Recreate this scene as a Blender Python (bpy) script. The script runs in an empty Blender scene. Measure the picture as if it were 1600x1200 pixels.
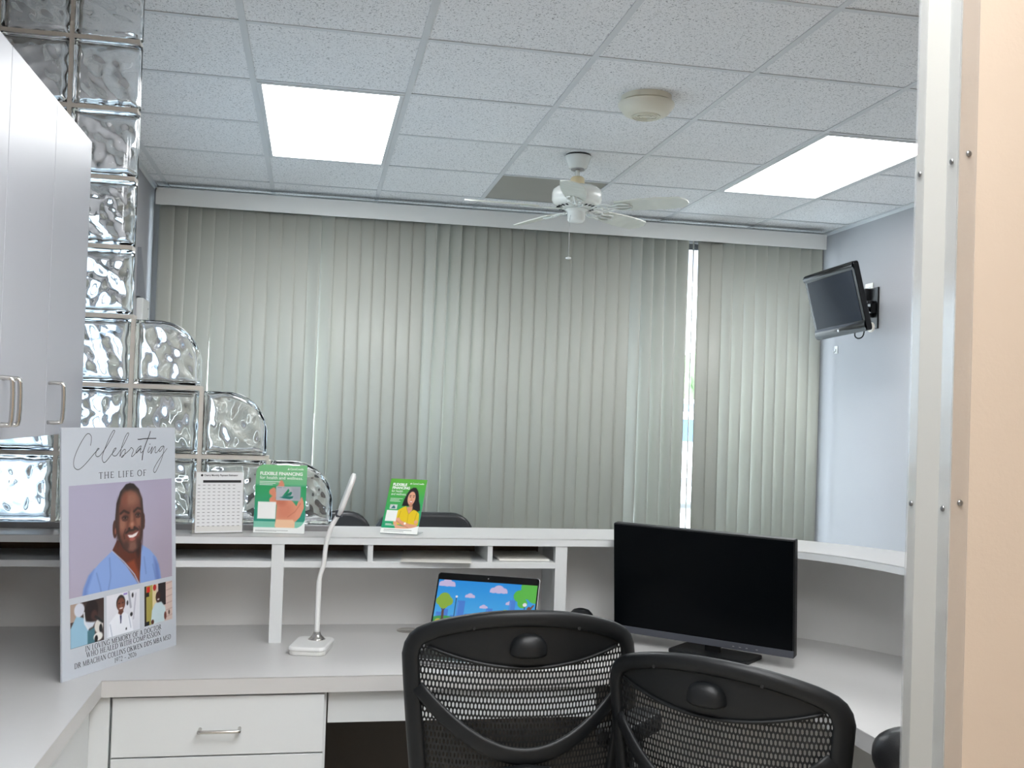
import bpy, math, random
import numpy as np
from mathutils import Matrix, Vector
random.seed(7)
R = math.radians
SC = bpy.context.scene
COL = SC.collection

# ------------------------------------------------------------------ camera
cam = bpy.data.cameras.new('camera')
cam.sensor_fit = 'HORIZONTAL'
cam.sensor_width = 36.0
cam.lens = 1580.08 / 1600 * 36.0
cam.shift_x = (800 - 791.32) / 1600
cam.shift_y = (624.93 - 600) / 1600
cam.clip_start = 0.02
cam.clip_end = 500
camo = bpy.data.objects.new('camera', cam)
COL.objects.link(camo)
camo.matrix_world = (Matrix.Translation((0, 0, 1.448)) @ Matrix.Rotation(-0.1885, 4, 'Z')
                     @ Matrix.Rotation(math.pi / 2 + 0.0164, 4, 'X') @ Matrix.Rotation(0.0326, 4, 'Z'))
SC.camera = camo

# ------------------------------------------------------------------ sky, exposure
W = bpy.data.worlds.new('sky')
SC.world = W
W.use_nodes = True
nt = W.node_tree
nt.nodes.clear()
wo = nt.nodes.new('ShaderNodeOutputWorld')
wb = nt.nodes.new('ShaderNodeBackground')
wt = nt.nodes.new('ShaderNodeTexCoord')
wx = nt.nodes.new('ShaderNodeSeparateXYZ')
wr = nt.nodes.new('ShaderNodeValToRGB')
wr.color_ramp.elements[0].position = 0.0
wr.color_ramp.elements[0].color = (0.95, 0.975, 1.0, 1)
wr.color_ramp.elements[1].position = 0.8
wr.color_ramp.elements[1].color = (0.74, 0.86, 1.0, 1)
nt.links.new(wt.outputs['Generated'], wx.inputs[0])
nt.links.new(wx.outputs['Z'], wr.inputs[0])
nt.links.new(wr.outputs[0], wb.inputs[0])
wb.inputs[1].default_value = 5.0
nt.links.new(wb.outputs[0], wo.inputs[0])
sun = bpy.data.lights.new('sun', 'SUN')
sun.energy = 6.0
sun.angle = R(2.0)
sun.color = (1.0, 0.96, 0.9)
suno = bpy.data.objects.new('sun', sun)
COL.objects.link(suno)
suno.rotation_euler = (R(32), R(28), 0)      # from behind the building, on the far side of the glazed door
vs = SC.view_settings
vs.view_transform = 'Standard'
vs.look = 'None'
vs.gamma = 1
vs.use_curve_mapping = False
vs.exposure = 1.05
PANEL_LIGHT = 8.0
cy = SC.cycles
cy.use_denoising = True
cy.max_bounces = 14
cy.transmission_bounces = 12
cy.transparent_max_bounces = 16
cy.diffuse_bounces = 8
cy.glossy_bounces = 5
cy.sample_clamp_indirect = 4.0
cy.sample_clamp_direct = 0.0
cy.blur_glossy = 0.5

# ------------------------------------------------------------------ materials
MATS = {}
def lin(c):
    return tuple(((x / 255) / 12.92 if x / 255 <= 0.04045 else ((x / 255 + 0.055) / 1.055) ** 2.4) for x in c)
def mat(name, rgb=None, rough=0.5, metal=0.0, spec=0.5, var=0.0, vscale=8.0, bump=0.0, bscale=200.0,
        trans=0.0, emit=0.0, ior=1.5, coat=0.0, linear=None):
    if name in MATS:
        return MATS[name]
    m = bpy.data.materials.new(name)
    MATS[name] = m
    m.use_nodes = True
    n, l = m.node_tree.nodes, m.node_tree.links
    b = n['Principled BSDF']
    c = linear if linear else lin(rgb)
    b.inputs['Base Color'].default_value = (*c, 1)
    b.inputs['Roughness'].default_value = rough
    b.inputs['Metallic'].default_value = metal
    b.inputs['Specular IOR Level'].default_value = spec
    b.inputs['IOR'].default_value = ior
    b.inputs['Transmission Weight'].default_value = trans
    b.inputs['Coat Weight'].default_value = coat
    if emit:
        b.inputs['Emission Color'].default_value = (*c, 1)
        b.inputs['Emission Strength'].default_value = emit
    g = None
    if var or bump:
        g = n.new('ShaderNodeNewGeometry')
    if var:
        no = n.new('ShaderNodeTexNoise')
        no.inputs['Scale'].default_value = vscale
        no.inputs['Detail'].default_value = 4
        l.new(g.outputs['Position'], no.inputs['Vector'])
        mx = n.new('ShaderNodeMix')
        mx.data_type = 'RGBA'
        mx.inputs[6].default_value = (*[x * (1 - var) for x in c], 1)
        mx.inputs[7].default_value = (*[min(1, x * (1 + var)) for x in c], 1)
        l.new(no.outputs['Fac'], mx.inputs[0])
        l.new(mx.outputs[2], b.inputs['Base Color'])
    if bump:
        nb = n.new('ShaderNodeTexNoise')
        nb.inputs['Scale'].default_value = bscale
        nb.inputs['Detail'].default_value = 3
        l.new(g.outputs['Position'], nb.inputs['Vector'])
        bp = n.new('ShaderNodeBump')
        bp.inputs['Strength'].default_value = bump
        bp.inputs['Distance'].default_value = 0.002
        l.new(nb.outputs['Fac'], bp.inputs['Height'])
        l.new(bp.outputs[0], b.inputs['Normal'])
    return m

mat('wall', (158, 158, 161), 0.75, var=0.02, vscale=3, bump=0.25, bscale=160)
mat('cream_wall', (192, 175, 157), 0.6, var=0.02, vscale=3, bump=0.2, bscale=120)
mat('end_lit_tone', (190, 188, 181), 0.5, var=0.015, vscale=4)  # same wall paint, with the whiter light on its end put into the colour
mat('floor', (196, 192, 184), 0.6, var=0.05, vscale=30, bump=0.2, bscale=200)
mat('grid', (205, 207, 209), 0.45)
mat('white_lam', (213, 216, 217), 0.35, var=0.01, vscale=4)
mat('cab_white', (182, 184, 192), 0.38, var=0.015, vscale=5)
mat('grey_lam', (196, 195, 194), 0.32, var=0.015, vscale=20)
mat('panel_grey', (222, 222, 221), 0.45, var=0.015, vscale=6)
mat('brown_board', (104, 84, 70), 0.7, var=0.15, vscale=30)
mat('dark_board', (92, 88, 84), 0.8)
mat('valance', (212, 212, 209), 0.5)
mat('chrome', (205, 203, 198), 0.18, metal=1.0)
mat('steel', (170, 170, 172), 0.3, metal=1.0)
mat('black_plastic', (16, 18, 20), 0.45, spec=0.35, var=0.06, vscale=40, bump=0.08, bscale=900)
mat('black_mesh', (18, 19, 21), 0.6)
mat('black_gloss', (10, 11, 13), 0.16, spec=0.3)
mat('black_leather', (30, 31, 33), 0.34, var=0.1, vscale=15, bump=0.25, bscale=350)
mat('screen_dark', (2, 4, 7), 0.32, spec=0.10)
mat('tv_screen', (24, 29, 38), 0.25, spec=0.06)
mat('bezel_grey', (66, 69, 78), 0.45)
mat('lamp_white', (226, 227, 226), 0.28)
mat('lamp_pad', (214, 202, 200), 0.5)
mat('fan_white', (222, 224, 220), 0.22)
mat('fan_cream', (222, 206, 168), 0.4)
mat('fan_blade', (208, 209, 200), 0.4, var=0.03, vscale=14)
mat('detector', (216, 212, 196), 0.4)
mat('shadow_gap', (30, 30, 30), 0.9)
mat('mortar', (205, 200, 192), 0.75, var=0.04, vscale=40)
mat('foam_board', (196, 202, 211), 0.55)
mat('ink', (26, 26, 32), 0.6)
mat('ink_grey', (110, 110, 114), 0.6)
mat('ink_white', (246, 248, 246), 0.5)
mat('paper', (226, 224, 218), 0.7)
mat('sheet', (222, 224, 226), 0.6)
mat('yellow', (226, 216, 50), 0.6)
mat('alu', (150, 152, 155), 0.35, metal=1.0)
mat('screw', (150, 150, 150), 0.3, metal=1.0)
mat('outlet', (226, 224, 216), 0.4)
mat('cable_white', (220, 216, 206), 0.5)
mat('soffit', (214, 218, 234), 0.7)
mat('concrete', (205, 204, 200), 0.9, var=0.08, vscale=3)
mat('far_building', (120, 150, 185), 0.7, var=0.05, vscale=1)
mat('leaf', (140, 165, 120), 0.8, var=0.35, vscale=1.6)
mat('bark', (90, 72, 56), 0.9)
mat('car_white', (228, 230, 232), 0.25, coat=0.6)
mat('car_glass', (60, 96, 130), 0.08)
mat('rubber', (22, 22, 22), 0.8)
mat('tail_red', (180, 30, 30), 0.3)
mat('grommet', (198, 196, 188), 0.5)
mat('bracket', (206, 206, 204), 0.5)
mat('door_dark', (120, 122, 128), 0.5)
mat('vinyl_panel', (150, 147, 138), 0.35, var=0.06, vscale=7)

def glass_mat():
    m = mat('block_glass', (255, 255, 255), 0.0, trans=1.0, ior=1.5)
    return m
glass_mat()
def pane_mat(name, tint):
    m = bpy.data.materials.new(name); MATS[name] = m
    m.use_nodes = True
    n, l = m.node_tree.nodes, m.node_tree.links
    n.clear()
    o = n.new('ShaderNodeOutputMaterial'); t = n.new('ShaderNodeBsdfTransparent'); g = n.new('ShaderNodeBsdfGlossy')
    lw = n.new('ShaderNodeLayerWeight'); lw.inputs[0].default_value = 0.5
    pw = n.new('ShaderNodeMath'); pw.operation = 'POWER'; pw.inputs[1].default_value = 5.0
    f = n.new('ShaderNodeMath'); f.operation = 'MULTIPLY_ADD'; f.inputs[1].default_value = 0.5; f.inputs[2].default_value = 0.03
    l.new(lw.outputs['Facing'], pw.inputs[0]); l.new(pw.outputs[0], f.inputs[0])
    mx = n.new('ShaderNodeMixShader')
    t.inputs[0].default_value = (*tint, 1); g.inputs['Roughness'].default_value = 0.02
    l.new(f.outputs[0], mx.inputs[0]); l.new(t.outputs[0], mx.inputs[1]); l.new(g.outputs[0], mx.inputs[2]); l.new(mx.outputs[0], o.inputs[0])
pane_mat('pane_glass', (0.92, 0.96, 0.97))
pane_mat('tinted_glass', (0.50, 0.56, 0.60))
def acrylic_mat(name, tint, gl):
    m = bpy.data.materials.new(name); MATS[name] = m
    m.use_nodes = True
    n, l = m.node_tree.nodes, m.node_tree.links
    n.clear()
    o = n.new('ShaderNodeOutputMaterial'); t = n.new('ShaderNodeBsdfTransparent'); g = n.new('ShaderNodeBsdfGlossy')
    d = n.new('ShaderNodeBsdfDiffuse'); m1 = n.new('ShaderNodeMixShader'); m2 = n.new('ShaderNodeMixShader')
    t.inputs[0].default_value = (*tint, 1); g.inputs['Roughness'].default_value = 0.12; d.inputs[0].default_value = (0.75, 0.77, 0.78, 1)
    m1.inputs[0].default_value = gl; m2.inputs[0].default_value = 0.12
    l.new(t.outputs[0], m2.inputs[1]); l.new(d.outputs[0], m2.inputs[2])
    l.new(m2.outputs[0], m1.inputs[1]); l.new(g.outputs[0], m1.inputs[2]); l.new(m1.outputs[0], o.inputs[0])
acrylic_mat('acrylic', (0.93, 0.95, 0.95), 0.16)
acrylic_mat('guard', (0.98, 0.98, 0.98), 0.09)
def slat_mat():
    m = bpy.data.materials.new('slat'); MATS['slat'] = m
    m.use_nodes = True
    n, l = m.node_tree.nodes, m.node_tree.links
    b = n['Principled BSDF']
    b.inputs['Base Color'].default_value = (*lin((176, 176, 167)), 1)
    b.inputs['Roughness'].default_value = 0.5
    t = n.new('ShaderNodeBsdfTranslucent'); t.inputs[0].default_value = (*lin((190, 198, 190)), 1)
    mx = n.new('ShaderNodeMixShader'); mx.inputs[0].default_value = 0.10
    l.new(b.outputs[0], mx.inputs[1]); l.new(t.outputs[0], mx.inputs[2]); l.new(mx.outputs[0], n['Material Output'].inputs[0])
slat_mat()
def tile_mat():
    m = bpy.data.materials.new('ceiling_tile'); MATS['tile'] = m
    m.use_nodes = True
    n, l = m.node_tree.nodes, m.node_tree.links
    b = n['Principled BSDF']; b.inputs['Roughness'].default_value = 0.95; b.inputs['Specular IOR Level'].default_value = 0.1
    g = n.new('ShaderNodeNewGeometry')
    a = n.new('ShaderNodeTexNoise'); a.inputs['Scale'].default_value = 150; a.inputs['Detail'].default_value = 2; a.inputs['Distortion'].default_value = 1.2
    l.new(g.outputs['Position'], a.inputs['Vector'])
    r = n.new('ShaderNodeValToRGB')
    r.color_ramp.elements[0].position = 0.33; r.color_ramp.elements[0].color = (*lin((150, 151, 153)), 1)
    r.color_ramp.elements[1].position = 0.43; r.color_ramp.elements[1].color = (*lin((232, 232, 233)), 1)
    l.new(a.outputs['Fac'], r.inputs[0]); l.new(r.outputs[0], b.inputs['Base Color'])
    bp = n.new('ShaderNodeBump'); bp.inputs['Strength'].default_value = 0.4; bp.inputs['Distance'].default_value = 0.002
    l.new(a.outputs['Fac'], bp.inputs['Height']); l.new(bp.outputs[0], b.inputs['Normal'])
tile_mat()
def diffuser_mat():
    m = bpy.data.materials.new('light_diffuser'); MATS['diffuser'] = m
    m.use_nodes = True
    n, l = m.node_tree.nodes, m.node_tree.links
    n.clear()
    o = n.new('ShaderNodeOutputMaterial'); e = n.new('ShaderNodeEmission')
    tc = n.new('ShaderNodeTexCoord'); sx = n.new('ShaderNodeSeparateXYZ')
    mu = n.new('ShaderNodeMath'); mu.operation = 'MULTIPLY'; mu.inputs[1].default_value = 2 * math.pi / 0.19
    co = n.new('ShaderNodeMath'); co.operation = 'COSINE'
    ma = n.new('ShaderNodeMapRange'); ma.inputs[1].default_value = -1; ma.inputs[2].default_value = 1
    ma.inputs[3].default_value = PANEL_LIGHT * 0.9; ma.inputs[4].default_value = PANEL_LIGHT * 1.1
    e.inputs[0].default_value = (0.965, 0.985, 1.0, 1)
    l.new(tc.outputs['Object'], sx.inputs[0]); l.new(sx.outputs['X'], mu.inputs[0]); l.new(mu.outputs[0], co.inputs[0])
    l.new(co.outputs[0], ma.inputs[0]); l.new(ma.outputs[0], e.inputs[1]); l.new(e.outputs[0], o.inputs[0])
diffuser_mat()
def print_mat(name, emit=0.0, rough=0.5):
    m = bpy.data.materials.new(name); MATS[name] = m
    m.use_nodes = True
    n, l = m.node_tree.nodes, m.node_tree.links
    b = n['Principled BSDF']; b.inputs['Roughness'].default_value = rough
    v = n.new('ShaderNodeVertexColor'); v.layer_name = 'Col'
    if emit:
        b.inputs['Base Color'].default_value = (0.01, 0.01, 0.01, 1)
        l.new(v.outputs[0], b.inputs['Emission Color']); b.inputs['Emission Strength'].default_value = emit
    else:
        l.new(v.outputs[0], b.inputs['Base Color'])
print_mat('print'); print_mat('print_gloss', rough=0.3); print_mat('screen_picture', emit=0.36, rough=0.2)

# ------------------------------------------------------------------ mesh helpers
class MB:
    def __init__(s):
        s.v = []; s.f = []; s.mi = []
    def add(s, v, f, mi=0):
        o = len(s.v)
        s.v += [tuple(p) for p in v]
        s.f += [tuple(i + o for i in q) for q in f]
        s.mi += [mi] * len(f)
        return s
    def box(s, x0, x1, y0, y1, z0, z1, mi=0):
        v = [(x, y, z) for z in (z0, z1) for y in (y0, y1) for x in (x0, x1)]
        return s.add(v, [(0, 2, 3, 1), (4, 5, 7, 6), (0, 1, 5, 4), (2, 6, 7, 3), (0, 4, 6, 2), (1, 3, 7, 5)], mi)
    def prism(s, out, z0, z1, mi=0, axis='z'):
        n = len(out)
        if axis == 'z':
            v = [(x, y, z0) for x, y in out] + [(x, y, z1) for x, y in out]
        elif axis == 'y':     # outline in x,z ; extruded in y
            v = [(x, z0, y) for x, y in out] + [(x, z1, y) for x, y in out]
        else:                 # outline in y,z ; extruded in x
            v = [(z0, x, y) for x, y in out] + [(z1, x, y) for x, y in out]
        f = [tuple(range(n - 1, -1, -1)), tuple(range(n, 2 * n))] + [(i, (i + 1) % n, n + (i + 1) % n, n + i) for i in range(n)]
        return s.add(v, f, mi)
    def lathe(s, prof, n=28, c=(0, 0, 0), mi=0):
        v = []
        for r, z in prof:
            for k in range(n):
                a = 2 * math.pi * k / n
                v.append((c[0] + max(r, 1e-4) * math.cos(a), c[1] + max(r, 1e-4) * math.sin(a), c[2] + z))
        m = len(prof)
        f = [(i * n + k, i * n + (k + 1) % n, (i + 1) * n + (k + 1) % n, (i + 1) * n + k) for i in range(m - 1) for k in range(n)]
        f += [tuple(range(n - 1, -1, -1)), tuple((m - 1) * n + k for k in range(n))]
        return s.add(v, f, mi)
    def tube(s, path, r, n=10, mi=0, closed=False, flat=1.0):
        P = [Vector(p) for p in path]; m = len(P)
        rr = r if isinstance(r, (list, tuple)) else [r] * m
        v = []; up = None
        for i in range(m):
            if closed:
                t = P[(i + 1) % m] - P[i - 1]
            else:
                t = P[min(i + 1, m - 1)] - P[max(i - 1, 0)]
            t.normalize()
            if up is None:
                up = Vector((0, 0, 1)) if abs(t.z) < 0.9 else Vector((1, 0, 0))
            a = t.cross(up); a.normalize(); b = a.cross(t); up = b
            for k in range(n):
                th = 2 * math.pi * k / n
                v.append(P[i] + a * (rr[i] * math.cos(th)) + b * (rr[i] * flat * math.sin(th)))
        f = [(i * n + k, i * n + (k + 1) % n, ((i + 1) % m) * n + (k + 1) % n, ((i + 1) % m) * n + k)
             for i in range(m if closed else m - 1) for k in range(n)]
        if not closed:
            f += [tuple(range(n - 1, -1, -1)), tuple((m - 1) * n + k for k in range(n))]
        return s.add(v, f, mi)
    def grid(s, fn, nu, nv, mi=0, cu=False):
        v = [fn(i / nu, j / nv) for j in range(nv + 1) for i in range(nu + 1)]
        w = nu + 1
        return s.add(v, [(j * w + i, j * w + i + 1, (j + 1) * w + i + 1, (j + 1) * w + i) for j in range(nv) for i in range(nu)], mi)
    def mesh(s, name, mats, smooth=False):
        me = bpy.data.meshes.new(name)
        me.from_pydata(s.v, [], s.f)
        for m in (mats if isinstance(mats, (list, tuple)) else [mats]):
            me.materials.append(MATS[m])
        me.polygons.foreach_set('material_index', s.mi)
        if smooth:
            me.polygons.foreach_set('use_smooth', [True] * len(me.polygons))
        me.update()
        return me
    def build(s, name, mats, parent=None, smooth=False, bevel=0.0, seg=2, world=True, angle=None, sub=0):
        if parent is not None and world:
            px, py, pz = parent.get('_loc', (0, 0, 0))
            s.v = [(x - px, y - py, z - pz) for x, y, z in s.v]
        me = s.mesh(name, mats, smooth or angle is not None)
        o = bpy.data.objects.new(name, me)
        COL.objects.link(o)
        if parent is not None:
            o.parent = parent
        if angle is not None:
            fixn(me)
            try:
                me.set_sharp_from_angle(angle=R(angle))
            except Exception:
                pass
        if bevel:
            b = o.modifiers.new('bevel', 'BEVEL'); b.width = bevel; b.segments = seg; b.limit_method = 'ANGLE'; b.angle_limit = R(40)
            b.harden_normals = False
        if sub:
            b = o.modifiers.new('sub', 'SUBSURF'); b.levels = sub; b.render_levels = sub
        return o
def fixn(me):
    import bmesh
    bm = bmesh.new(); bm.from_mesh(me)
    bmesh.ops.recalc_face_normals(bm, faces=bm.faces[:])
    bm.to_mesh(me); bm.free()
def box(name, x0, x1, y0, y1, z0, z1, m, parent=None, bevel=0.0, **k):
    return MB().box(x0, x1, y0, y1, z0, z1).build(name, m, parent, bevel=bevel, **k)
def thing(name, label, cat, loc=(0, 0, 0), rot=(0, 0, 0), group=None):
    o = bpy.data.objects.new(name, None)
    COL.objects.link(o)
    o.empty_display_size = 0.05
    o.location = loc; o.rotation_euler = rot
    o['label'] = label; o['category'] = cat
    if group:
        o['group'] = group
    o['_loc'] = tuple(loc)
    return o
def tag(o, label, cat, group=None):
    o['label'] = label; o['category'] = cat
    if group:
        o['group'] = group
    return o
def struct(o, label=None):
    o['kind'] = 'structure'
    if label:
        o['label'] = label
    return o
def part_label(o, label):
    o['label'] = label
    return o
def copy_tree(o, parent=None):
    c = o.copy(); COL.objects.link(c)
    if parent is not None:
        c.parent = parent
    for ch in list(o.children):
        copy_tree(ch, c)
    return c
def arc(cx, cy, r, a0, a1, n):
    return [(cx + r * math.cos(R(a0 + (a1 - a0) * i / n)), cy + r * math.sin(R(a0 + (a1 - a0) * i / n))) for i in range(n + 1)]
def rrect(w, h, r, n=5, cx=0, cy=0):
    out = []
    for sx, sy, a in ((1, 1, 0), (-1, 1, 90), (-1, -1, 180), (1, -1, 270)):
        out += arc(cx + sx * (w / 2 - r), cy + sy * (h / 2 - r), r, a, a + 90, n)
    return out
def smooth_path(pts, n=4):
    P = [np.array(p, float) for p in pts]; out = []
    for i in range(len(P) - 1):
        p0, p1, p2, p3 = P[max(i - 1, 0)], P[i], P[i + 1], P[min(i + 2, len(P) - 1)]
        for k in range(n):
            t = k / n
            out.append(0.5 * (2 * p1 + (p2 - p0) * t + (2 * p0 - 5 * p1 + 4 * p2 - p3) * t * t + (3 * p1 - p0 - 3 * p2 + p3) * t ** 3))
    out.append(P[-1])
    return [tuple(p) for p in out]

# ================================================================== the setting
CEIL = 2.737
XL, XR, YW, YB = -0.963, 3.32, 6.25, -1.9
PX, PYN, PYF = 0.95, 1.375, 1.484          # end of the partition wall
XNR = 2.3
struct(box('floor', XL - 0.1, XR + 0.1, YB - 0.1, YW + 0.1, -0.06, 0.0, 'floor'))
struct(box('wall_right', XR, XR + 0.1, PYF, YW, 0, CEIL + 0.1, 'wall'))
wall_p = struct(box('wall_partition', PX, XR + 0.1, PYN, PYF, 0, CEIL + 0.1, 'cream_wall'))
struct(box('wall_near_right', XNR, XNR + 0.1, YB, PYN, 0, CEIL + 0.1, 'cream_wall'))
struct(box('wall_front', XL, XNR, YB - 0.1, YB, 0, CEIL + 0.1, 'cream_wall'))
# left wall with the glazed entrance door bay
DY0, DY1, DZ = 3.42, 5.56, 2.18
mb = MB().box(XL - 0.1, XL, YB - 0.1, DY0, 0, CEIL + 0.1).box(XL - 0.1, XL, DY1, YW + 0.1, 0, CEIL + 0.1).box(XL - 0.1, XL, DY0, DY1, DZ, CEIL + 0.1)
struct(mb.build('wall_left', 'wall'))
# window wall: sill, head, three window bays
WZ0, WZ1 = 0.45, 2.62
WB = [(-0.90, 0.47), (0.53, 1.88), (1.94, 3.26)]
mb = MB().box(XL - 0.1, XR + 0.1, YW, YW + 0.12, 0, WZ0).box(XL - 0.1, XR + 0.1, YW, YW + 0.12, WZ1, CEIL + 0.1)
for x0, x1 in ((XL - 0.1, -0.90), (0.47, 0.53), (1.88, 1.94), (3.26, XR + 0.1)):
    mb.box(x0, x1, YW, YW + 0.12, WZ0, WZ1)
struct(mb.build('wall_window', 'wall'))
for i, (x0, x1) in enumerate(WB):
    mb = MB()
    t = 0.04
    mb.box(x0, x1, YW + 0.03, YW + 0.08, WZ0, WZ0 + t).box(x0, x1, YW + 0.03, YW + 0.08, WZ1 - t, WZ1)
    mb.box(x0, x0 + t, YW + 0.03, YW + 0.08, WZ0 + t, WZ1 - t).box(x1 - t, x1, YW + 0.03, YW + 0.08, WZ0 + t, WZ1 - t)
    w = struct(mb.build('window_%d' % (i + 1), 'alu'))
    box('pane', x0 + t, x1 - t, YW + 0.05, YW + 0.056, WZ0 + t, WZ1 - t, 'pane_glass', w)
# glazed door in the left wall
mb = MB()
for y0, y1 in ((DY0, DY0 + 0.04), ((DY0 + DY1) / 2 - 0.015, (DY0 + DY1) / 2 + 0.015), (DY1 - 0.04, DY1)):
    mb.box(XL - 0.075, XL - 0.045, y0, y1, 0.02, DZ)
mb.box(XL - 0.08, XL - 0.03, DY0 + 0.04, DY1 - 0.04, 0.02, 0.2).box(XL - 0.08, XL - 0.03, DY0 + 0.04, DY1 - 0.04, DZ - 0.06, DZ)
d = struct(mb.build('door_1', 'alu'))
box('pane', XL - 0.058, XL - 0.052, DY0 + 0.04, (DY0 + DY1) / 2 - 0.015, 0.2, DZ - 0.06, 'tinted_glass', d)
box('pane', XL - 0.058, XL - 0.052, (DY0 + DY1) / 2 + 0.015, DY1 - 0.04, 0.2, DZ - 0.06, 'tinted_glass', d)

struct_cap = box('end_lit_skin', PX - 0.0015, PX, PYN + 0.0005, PYF - 0.0005, 0.0, CEIL, 'end_lit_tone', wall_p)  # thin skin carrying the wall end's lit tone, not a separate trim
struct_cap['label'] = 'wall end toned whiter to stand for the light on it'
# corner guards on the partition end, with screws
def screw_mesh():
    return MB().lathe([(0.0045, 0), (0.0045, 0.0012), (0.003, 0.0024), (0.0008, 0.0028)], 12).mesh('screw', 'screw', True)
SM = screw_mesh()
def put_screw(parent, loc, rot):
    o = bpy.data.objects.new('screw', SM); COL.objects.link(o); o.parent = parent; o.location = loc; o.rotation_euler = rot
g1 = MB().box(PX - 0.0035, PX - 0.0016, PYN - 0.002, PYN + 0.026, 0.02, CEIL - 0.03).box(PX - 0.0035, PX + 0.028, PYN - 0.002, PYN, 0.02, CEIL - 0.03).build('corner_guard', 'guard', wall_p)
g2 = MB().box(PX - 0.0035, PX - 0.0016, PYF - 0.022, PYF + 0.002, 0.02, CEIL - 0.03).box(PX - 0.0035, PX + 0.028, PYF, PYF + 0.002, 0.02, CEIL - 0.03).build('corner_guard', 'guard', wall_p)
for z in (2.40, 1.86, 1.33, 0.8, 0.3):
    put_screw(g1, (PX - 0.0035, PYN + 0.014, z), (0, -math.pi / 2, 0))
    put_screw(g1, (PX + 0.014, PYN - 0.002, z + 0.01), (math.pi / 2, 0, 0))
    put_screw(g2, (PX - 0.0035, PYF - 0.012, z), (0, -math.pi / 2, 0))

# ------------------------------------------------------------------ suspended ceiling
T = 0.6096
GX0 = -0.277
GY0 = 3.471
ceil = struct(box('ceiling', XL - 0.1, XR + 0.1, YB - 0.1, YW + 0.12, CEIL + 0.03, CEIL + 0.06, 'grid'))
xs = [XL] + [GX0 + k * T for k in range(-1, 6)] + [XR]
ys = [YB] + [GY0 + k * T for k in range(-8, 5)] + [YW]
tm = MB().box(-0.5, 0.5, -0.5, 0.5, 0.0, 0.012).mesh('ceiling_tile', 'tile')
FIX = {(2, 10): 'light', (2, 11): 'light', (6, 10): 'light', (6, 11): 'light', (4, 12): 'vinyl', (2, 3): 'light', (2, 4): 'light', (3, 4): 'light', (3, 5): 'light', (4, 6): 'light', (3, 1): 'light', (3, 2): 'light'}
for i in range(len(xs) - 1):
    for j in range(len(ys) - 1):
        k = FIX.get((i, j))
        if k == 'light':
            continue
        x0, x1, y0, y1 = xs[i], xs[i + 1], ys[j], ys[j + 1]
        if k == 'vinyl':
            part_label(box('vinyl_panel', x0 + 0.006, x1 - 0.006, y0 + 0.006, y1 - 0.006, CEIL + 0.004, CEIL + 0.012, 'vinyl_panel', ceil), 'smooth grey-beige ceiling panel')
            continue
        o = bpy.data.objects.new('ceiling_tile', tm); COL.objects.link(o); o.parent = ceil
        o.location = ((x0 + x1) / 2, (y0 + y1) / 2, CEIL + 0.003 + random.uniform(0, 0.0012))
        o.scale = (x1 - x0 - 0.004, y1 - y0 - 0.004, 1)
for x in xs[1:-1]:
    MB().box(x - 0.012, x + 0.012, YB, YW, CEIL, CEIL + 0.0025).box(x - 0.002, x + 0.002, YB, YW, CEIL + 0.0025, CEIL + 0.028).build('main_runner', 'grid', ceil)
for y in ys[1:-1]:
    for i in range(len(xs) - 1):
        j = ys.index(y)
        if FIX.get((i, j)) == 'light' and FIX.get((i, j - 1)) == 'light':
            continue
        box('cross_tee', xs[i] + 0.012, xs[i + 1] - 0.012, y - 0.011, y + 0.011, CEIL + 0.0004, CEIL + 0.003, 'grid', ceil)
MB().box(XL, XL + 0.02, YB, YW, CEIL - 0.002, CEIL).box(XL, XL + 0.002, YB, YW, CEIL - 0.02, CEIL).build('wall_angle', 'grid', ceil)
MB().box(XR - 0.02, XR, PYF, YW, CEIL - 0.002, CEIL).box(XR - 0.002, XR, PYF, YW, CEIL - 0.02, CEIL).build('wall_angle', 'grid', ceil)
box('wall_angle', XL + 0.02, XR - 0.02, YW - 0.02, YW, CEIL - 0.002, CEIL, 'grid', ceil)

# ================================================================== outdoors
struct(box('ground', -40, 70, YW + 0.12, 110, -0.25, -0.05, 'concrete'))
struct(box('ground_side', -40, XL - 0.1, -20, YW + 0.12, -0.25, -0.05, 'concrete'))
struct(box('soffit', -4, 6, YW + 0.12, YW + 1.7, 2.62, 2.8, 'soffit'))

# far building, tree row, parked van
fb = thing('far_building', 'blue-grey metal building beyond the parked van outside', 'building', (16, 44, -0.05))
box('wall', 2, 40, 44, 54, -0.05, 2.3, 'far_building', fb)
box('roof', 1.7, 40.3, 43.7, 54.3, 2.3, 2.5, 'soffit', fb)
for x in (6, 12, 18, 24, 30):
    box('window', x, x + 2, 43.94, 44.0, 0.7, 1.7, 'car_glass', fb)
def blob(mbx, c, r, seed):
    rg = random.Random(seed); n = 12; mm = 8
    ph = [rg.uniform(0, 6.3) for _ in range(6)]
    def fn(u, v):
        th = 2 * math.pi * u; f = math.pi * (v - 0.5)
        k = r * (1 + 0.16 * math.sin(3 * th + ph[0]) * math.cos(2 * f + ph[1]) + 0.1 * math.sin(7 * th + ph[2]) * math.cos(5 * f + ph[3]))
        return (c[0] + k * math.cos(f) * math.cos(th), c[1] + k * math.cos(f) * math.sin(th), c[2] + 0.8 * k * math.sin(f))
    mbx.grid(fn, 22, 12)
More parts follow.
